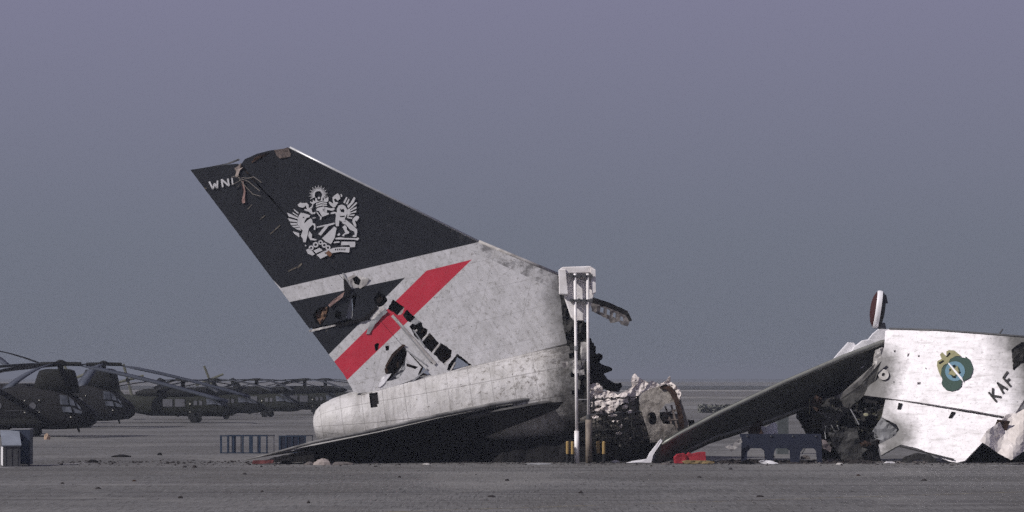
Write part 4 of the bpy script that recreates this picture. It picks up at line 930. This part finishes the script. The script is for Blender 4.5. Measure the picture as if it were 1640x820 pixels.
# ------------------------------------------------------------------ LEFT CARTS
def cart():
    Y = 142.0; c = Vector((P(5, 0, Y).x, Y, 0)); a = R(14)
    root = empty('equipment_cart', (c.x, c.y+.5, 0), 'grey metal box cart with sloping lid at the left edge', 'cart')
    M = Matrix.Translation(c) @ Matrix.Rotation(a, 4, 'Z')
    h0 = 1.04; h1 = 1.72; bm = bmesh.new()
    W_, Dp = .86, 1.5
    v = [M @ Vector(p) for p in [(0, 0, 0), (W_, 0, 0), (W_, Dp, 0), (0, Dp, 0), (0, 0, h0), (W_, 0, h0), (W_-.0, Dp, h1), (-0.0, Dp, h1)]]
    # body: the left side reaches out of the picture
    vs = [bm.verts.new(p) for p in v]
    for f in [(0, 3, 2, 1), (0, 1, 5, 4), (1, 2, 6, 5), (2, 3, 7, 6), (3, 0, 4, 7)]: bm.faces.new([vs[i] for i in f])
    build('body', bm, plain('cart_grey', (.09, .09, .095), .6, sc=3), root)
    bm = bmesh.new(); e = .05
    p = [M @ Vector(p) for p in [(-e, -e, h0+.0), (W_+e, -e, h0+.0), (W_+e, Dp+e, h1+.04), (-e, Dp+e, h1+.04)]]
    t = [x+Vector((0, 0, .06)) for x in p]; loft(bm, [p, t]); build('lid', bm, plain('cart_lid', (.22, .24, .28), .5, sc=2), root)
    build('side_panel', B(-.012, -.004, .04, Dp-.04, .05, h0-.05, M=M), whitep, root)  # white panel paints the sunlight on the cart's left side
    for k in range(3): build('rib', B(.1+k*.3, .13+k*.3, -.02, -.004, .04, h0-.06, M=M), gunm, root)
cart()
def cabinet():
    Y = 143.6; xa = P(17, 0, Y).x; xb = P(48, 0, Y).x
    root = empty('blue_cabinet', ((xa+xb)/2, Y+.4, 0), 'dark blue metal cabinet standing behind the grey cart', 'cabinet')
    z = P(0, 688, Y).z; build('body', B(xa, xb, Y, Y+.9, .06, z), plain('cabinet_blue', (.035, .045, .075), .5, sc=3), root)
    build('door', B(xa+.5, xb-.08, Y-.03, Y-.003, .15, z-.5), plain('cabinet_door', (.05, .075, .12), .5, sc=3), root)
    build('top', B(xa-.02, xb+.02, Y-.02, Y+.92, z, z+.04), greym, root)
    build('foot', B(xb-.1, xb, Y, Y+.1, 0, .06), black, root); build('foot', B(xa, xa+.1, Y, Y+.1, 0, .06), black, root)
cabinet()

# ------------------------------------------------------------------ HELICOPTERS
od = plain('olive_drab', (.026, .027, .021), .7, sc=.8, var=.45); od2 = plain('olive_black', (.020, .019, .020), .7, sc=.8, var=.4); odd = plain('olive_dark', (.014, .014, .013), .7, sc=1); bladem = plain('blade_grey', (.048, .055, .074), .6, sc=1, var=.25)
bladed = plain('blade_dark', (.022, .024, .03), .6, sc=1); glass = NT('cockpit_glass', .12); glass.b.inputs['Specular IOR Level'].default_value = .9; glass = glass.done(glass.mix(glass.step(glass.noise(glass.obj(), 1.3, 3), .4, .6), (.05, .055, .07), (.13, .14, .17)))
winm = plain('window_grey', (.13, .13, .145), .4, sc=3); rubber = plain('tyre_rubber', (.015, .015, .015), .8); stain = plain('pale_marking', (.6, .58, .5), .7); trim = plain('tail_blade_tan', (.14, .14, .10), .6)
def secring(x, zc, hh, hw, p=2.6, n=20):
    r = []
    for i in range(n):
        t = 2*math.pi*i/n; c, s = math.cos(t), math.sin(t)
        r.append((x, math.copysign(abs(c)**(2/p), c)*hw, zc+math.copysign(abs(s)**(2/p), s)*hh))
    return r
def blade(R0, R1, w, ang, droop, hz_, twist=0.0, mat=None, cx=0.0, cy=0.0):
    bm = bmesh.new(); rings = []; n = 10; d = Vector((math.cos(ang), math.sin(ang), 0)); s = Vector((-d.y, d.x, 0))
    for i in range(n+1):
        t = i/n; r = R0+(R1-R0)*t; ww = w*(.35 if t < .12 else 1); z = hz_-droop*t**(1.25 if R1 > 12 else 1.8)
        c = Vector((cx, cy, 0))+d*r+Vector((0, 0, z)); k = math.sin(twist); q_ = math.cos(twist)
        up = Vector((0, 0, 1)); ss = s*q_+up*k
        rings.append([c+ss*ww/2, c+up*.06, c-ss*ww/2, c-up*.04])
    return loft(bm, rings)
def wheel(x, y, r, w, parent):
    build('wheel', T([(x, y-w/2, r), (x, y+w/2, r)], r, 14), rubber, parent)
def local(name, bm, mat, parent, smooth=False): return build(name, bm, mat, parent, smooth)
def side_plate(pts, y, th=.03):                       # outline in local x,z on the side of the aircraft
    bm = bmesh.new(); f = [bm.verts.new((x, y, z)) for x, z in pts]; b = [bm.verts.new((x, y+th, z)) for x, z in pts]
    bm.faces.new(f); bm.faces.new(b[::-1])
    for i in range(len(f)): j = (i+1) % len(f); bm.faces.new([f[j], f[i], b[i], b[j]])
    bmesh.ops.recalc_face_normals(bm, faces=bm.faces); return bm
def chinook(label, angs, angs2, name='transport_helicopter'):
    r = empty(name, (0, 0, 0), label, 'helicopter', 'parked tandem rotor helicopters')
    S_ = [(-13.2, 2.6, .9, .9), (-12.6, 2.5, 1.2, 1.1), (-10, 2.25, 1.6, 1.35), (-3, 2.2, 1.65, 1.4), (-.6, 2.15, 1.62, 1.4), (.4, 2.05, 1.5, 1.38), (1.1, 1.85, 1.25, 1.3), (1.8, 1.65, .98, 1.15), (2.35, 1.5, .72, .9), (2.7, 1.45, .42, .55), (2.82, 1.45, .12, .2)]
    build('fuselage', loft(bmesh.new(), [secring(x, z, h, w, 3.2) for x, z, h, w in S_]), od2, r, smooth=True)
    # forward pylon, aft pylon
    def pylon(c, L, z0, z1, w):
        rr = []
        for z, k in [(z0, 1.2), (z0+(z1-z0)*.5, 1.08), (z1-.5, 1.0), (z1-.12, .9), (z1, .6)]: rr.append([(c+math.copysign(abs(math.cos(t))**.6, math.cos(t))*L*k*(1 if math.cos(t) > 0 else 1.3), math.copysign(abs(math.sin(t))**.6, math.sin(t))*w*k, z) for t in [2*math.pi*i/16 for i in range(16)]])
        return loft(bmesh.new(), rr)
    build('front_pylon', pylon(-.1, 1.3, 3.3, 5.15, .9), odd, r, smooth=True); build('rear_pylon', pylon(-11.6, 1.7, 3.2, 6.4, .7), od2, r, smooth=True)
    for cx, hz_, aa in ((0, 5.55, angs), (-11.6, 6.9, angs2)):
        build('rotor_mast', T([(cx, 0, hz_-.6), (cx, 0, hz_)], .22, 10), odd, r); hb = build('rotor_hub', T([(cx, 0, hz_-.12), (cx, 0, hz_+.15), (cx, 0, hz_+.3)], [.5, .42, .15], 12), odd, r)
        for a, dr, tw in aa: build('rotor_blade', blade(.4, 13.0 if dr > 2.5 else 9.0, 1.15 if tw == 12 else .6, R(a), dr, hz_, R(tw), cx=cx), bladem, hb, smooth=True); build('blade_root', T([(cx+math.cos(R(a))*.3, math.sin(R(a))*.3, hz_), (cx+math.cos(R(a))*1.6, math.sin(R(a))*1.6, hz_-.03)], .16, 8), odd, hb)
    for sgn in (-1,):
        for k, pts in enumerate([[(.15, 3.2), (.72, 3.12), (.85, 2.45), (.2, 2.45)], [(.8, 3.1), (1.2, 2.75), (1.35, 2.35), (.92, 2.42)], [(1.28, 2.7), (1.7, 2.25), (1.75, 2.05), (1.42, 2.3)], [(.3, 2.3), (1.0, 2.28), (1.1, 1.85), (.4, 1.9)], [(1.15, 2.2), (1.85, 1.95), (1.8, 1.75), (1.2, 1.85)]]):
            yy = (-1.40, -1.34, -1.22, -1.42, -1.28)[k]; build('cockpit_window', side_plate(pts, yy), glass, r)
    for x in (-1.9, -4.5, -7.2): build('cabin_window', T([(x, -1.43, 2.35), (x, -1.36, 2.35)], .26, 16), winm, r)
    for x, z in [(-2.5, 2.75), (-1.4, 2.78), (-2.5, 1.85), (-1.4, 1.87), (1.0, 1.5)]: build('marker', T([(x, -1.46, z), (x, -1.38, z)], .05, 8), stain, r)
    build('sponson', loft(bmesh.new(), [secring(x, 1.0, h, w, 2.6) for x, h, w in [(-10.5, .2, 1.5), (-9.8, .45, 1.85), (-2.5, .5, 1.9), (-1.3, .35, 1.75), (-.9, .1, 1.5)]]), odd, r, smooth=True)
    build('gear_leg', T([(-2.0, -1.3, .4), (-2.0, -1.3, .9)], .1, 8), odd, r); wheel(-2.0, -1.45, .34, .3, r); wheel(-2.0, 1.45, .34, .3, r); wheel(-9, -1.45, .34, .3, r)
    build('gear_leg', T([(-9.0, -1.3, .4), (-9.0, -1.3, .9)], .1, 8), odd, r)
    build('antenna', T([(1.3, 0, .75), (1.45, 0, .3)], [.12, .06], 6), odd, r); build('seam', side_plate([(-4, 1.95), (-1.3, 1.98), (-1.3, 2.02), (-4, 1.99)], -1.43), gunm, r)
    build('wiper', T([(1.3, -1.0, 3.2), (1.95, -.9, 2.3)], .06, 6), odd, r)
    return r
c1 = chinook('nearest dark tandem rotor helicopter, nose just left of the second one', [(-106, 1.8, 12), (-6, 2.9, 28), (172, .7, 20), (152, 1.3, 20)], [(-40, 1.6, 10), (80, 1.2, 0), (200, 1.8, 5)])
YC = CH*F/(699-HY); c1.location = (P(97, 0, YC).x, YC, 0)
c2 = chinook('second dark tandem rotor helicopter, its nose overlapping the first camouflaged utility helicopter', [(-94, 1.9, 12), (4, 2.9, 28), (172, .6, 15)], [(-60, 1.6, 10), (60, 1.2, 0), (180, 1.8, 5)])
YC = CH*F/(684-HY); c2.location = (P(166, 0, YC).x, YC, 0); c2.scale = (1.02, 1, 1.03)

def hawk(label, angs, tr=20, tx=0, tb=True):
    r = empty('utility_helicopter', (0, 0, 0), label, 'helicopter', 'parked utility helicopters in a row')
    S_ = [(-10.2, 2.35, .22, .15), (-8.5, 2.15, .35, .28), (-5.5, 1.95, .55, .5), (-4.2, 1.7, .85, .95), (-3.0, 1.62, .98, 1.1), (1.6, 1.6, 1.0, 1.12), (2.6, 1.55, .95, 1.1), (3.6, 1.35, .78, .98), (4.4, 1.2, .55, .75), (5.0, 1.15, .32, .45), (5.2, 1.15, .08, .12)]
    build('fuselage', loft(bmesh.new(), [secring(x, z, h, w, 3.0) for x, z, h, w in S_]), od, r, smooth=True)
    build('engine_deck', loft(bmesh.new(), [secring(x, 2.75, h, w, 2.8) for x, h, w in [(-4.4, .12, .4), (-3.6, .38, .85), (-1, .52, 1.0), (.8, .5, .95), (1.9, .3, .7), (2.5, .08, .4)]]), odd, r, smooth=True)
    bm = side_plate([(-10.9, 4.0), (-10.2, 4.05), (-8.9, 2.4), (-9.9, 2.1)], -.12, .24); build('tail_fin', bm, od, r)
    build('tailplane', B(-10.6, -9.5, -2.2, 2.2, 2.05, 2.13), od, r)
    hb = build('tail_rotor_hub', T([(-10.5+tx, -.35, 3.95), (-10.5+tx, -.1, 3.95)], .22, 10), odd, r)
    for k in range(4 if tb else 0):
        a = R(tr+90*k); d = Vector((math.cos(a), 0, math.sin(a))); s = Vector((-d.z, 0, d.x)); c = Vector((-10.5+tx, -.3, 3.95)); rings = []
        for t in (.1, .5, 1.65): rings.append([c+d*t+s*.13, c+d*t+Vector((0, .03, 0)), c+d*t-s*.13, c+d*t-Vector((0, .03, 0))])
        build('tail_blade', loft(bmesh.new(), rings), trim, hb)
    build('rotor_mast', T([(0, 0, 3.1), (0, 0, 3.9)], .2, 10), odd, r); hb = build('rotor_hub', T([(0, 0, 3.85), (0, 0, 4.05), (0, 0, 4.12)], [.85, .75, .3], 14), odd, r)
    for a, dr in angs: build('rotor_blade', blade(.5, 8.1, .53, R(a), dr, 3.98, R(6)), bladed, hb, smooth=True)
    for x, w in [(-1.25, .9), (-.1, .9)]: build('cabin_window', side_plate([(x-w/2, 1.5), (x+w/2, 1.5), (x+w/2, 2.2), (x-w/2, 2.2)], -1.14), winm, r)
    for x, w in [(1.35, .32), (1.85, .28)]: build('door_window', side_plate([(x-w/2, 1.65), (x+w/2, 1.65), (x+w/2, 2.05), (x-w/2, 2.05)], -1.13), winm, r)
    build('cockpit_window', side_plate([(2.35, 2.25), (2.9, 2.15), (3.3, 1.75), (2.4, 1.7)], -1.1), glass, r); build('cockpit_window', side_plate([(3.0, 2.12), (3.35, 2.0), (4.05, 1.55), (3.4, 1.7)], -.98), glass, r)
    build('windscreen', side_plate([(2.75, 2.42), (3.1, 2.42), (4.35, 1.62), (4.15, 1.58)], -.8), glass, r)
    build('gear_leg', T([(1.2, -1.2, .5), (1.3, -1.35, 1.0)], .11, 8), odd, r); wheel(1.2, -1.35, .33, .28, r); wheel(1.2, 1.35, .33, .28, r); wheel(-8.6, 0, .22, .2, r); build('gear_leg', T([(-8.6, 0, .3), (-8.3, 0, 2.0)], .08, 8), odd, r)
    build('fairing', B(.7, 1.9, -1.25, -.95, .35, 1.0), odd, r)
    for z in (1.0, 1.75): build('marker', T([(.85, -1.2, z), (.85, -1.12, z)], .07, 8), stain, r)
    return r
specs = [(677, 293, 'nearest camouflaged utility helicopter with two pale cabin windows behind the second tandem helicopter', [(-5, 1.6), (85, 1), (175, 1.2), (-95, 1.4)], 22, 0),
         (671.5, 343, 'second utility helicopter from the left, its cockpit behind the nose of the nearest one', [(8, 1.3), (98, 1), (188, 1.2), (-82, 1.4)], 15, 1.9),
         (668, 411, 'third utility helicopter from the left with a white landing light', [(4, 1.2), (94, 1), (178, .9), (-86, 1.4)], 60, 0),
         (665, 488, 'fourth utility helicopter, mostly hidden between its neighbours', [(-8, 1.0), (80, 1), (172, 1.0), (-98, 1.2)], 22, 0),
         (663.5, 521, 'rightmost utility helicopter, partly hidden behind the airliner tail', [(6, 1.2), (96, 1), (178, .9), (-84, 1.2)], 30, 0)]
for gyp, hx, lab, an, tr, tx in specs:
    tbl = hx not in (411, 521)
    h = hawk(lab, [(a+38 if a < 0 else a+34, d*.8) for a, d in an], tr, tx, tbl); h.scale = (1.07, 1.07, 1.07); Y = CH*F/(gyp-HY); h.location = (P(hx, 0, Y).x, Y, 0); h.rotation_euler.z = R({293: -3, 343: 6, 411: -9, 488: 4, 521: 8}[hx])

# small loose scraps along the wreck line, each a thing of its own
rnd = random.Random(77)
for i, (px, py, w, hh, mt, lab) in enumerate([
    (985, 741, 16, 4, dirtyw, 'pale crumpled scrap between the mast and the white wing tip'), (1065, 744, 14, 3, md_, 'grey flat scrap below the plank tip'),
    (1160, 741, 22, 4, dk, 'dark flat scrap left of the blue stand'), (1330, 741, 20, 6, md_, 'grey crumpled scrap right of the blue stand'),
    (1345, 744, 12, 3, dirtyw, 'small pale scrap at the foot of the tangled frames'), (1232, 733, 18, 5, dkbrown, 'brown scrap seen under the middle of the blue stand'),
    (1290, 735, 18, 6, md_, 'grey heap seen under the right arch of the blue stand'), (1170, 752, 7, 3, dk, 'dark pebble before the blue stand'),
    (1120, 765, 7, 2.5, dk, 'dark pebble below the ochre board'), (1375, 762, 8, 2.5, dkbrown, 'brown pebble below the tangled frames'),
    (640, 765, 6, 3, dk, 'tiny dark stone below the fuselage belly'), (392, 760, 7, 3, dk, 'tiny dark stone left below the stabiliser tip'),
    (1480, 770, 12, 3, dk, 'dark flat scrap below the arched sheet'), (930, 790, 10, 3, dk, 'dark splinter below the mast'),
    (420, 788, 6, 2.5, dk, 'tiny stone left of the pebble on the near apron'), (100, 775, 7, 2.5, dk, 'tiny dark stone below the blue cabinet')]):
    scrap(px, py, w, hh, mt, lab, seed=i+3)
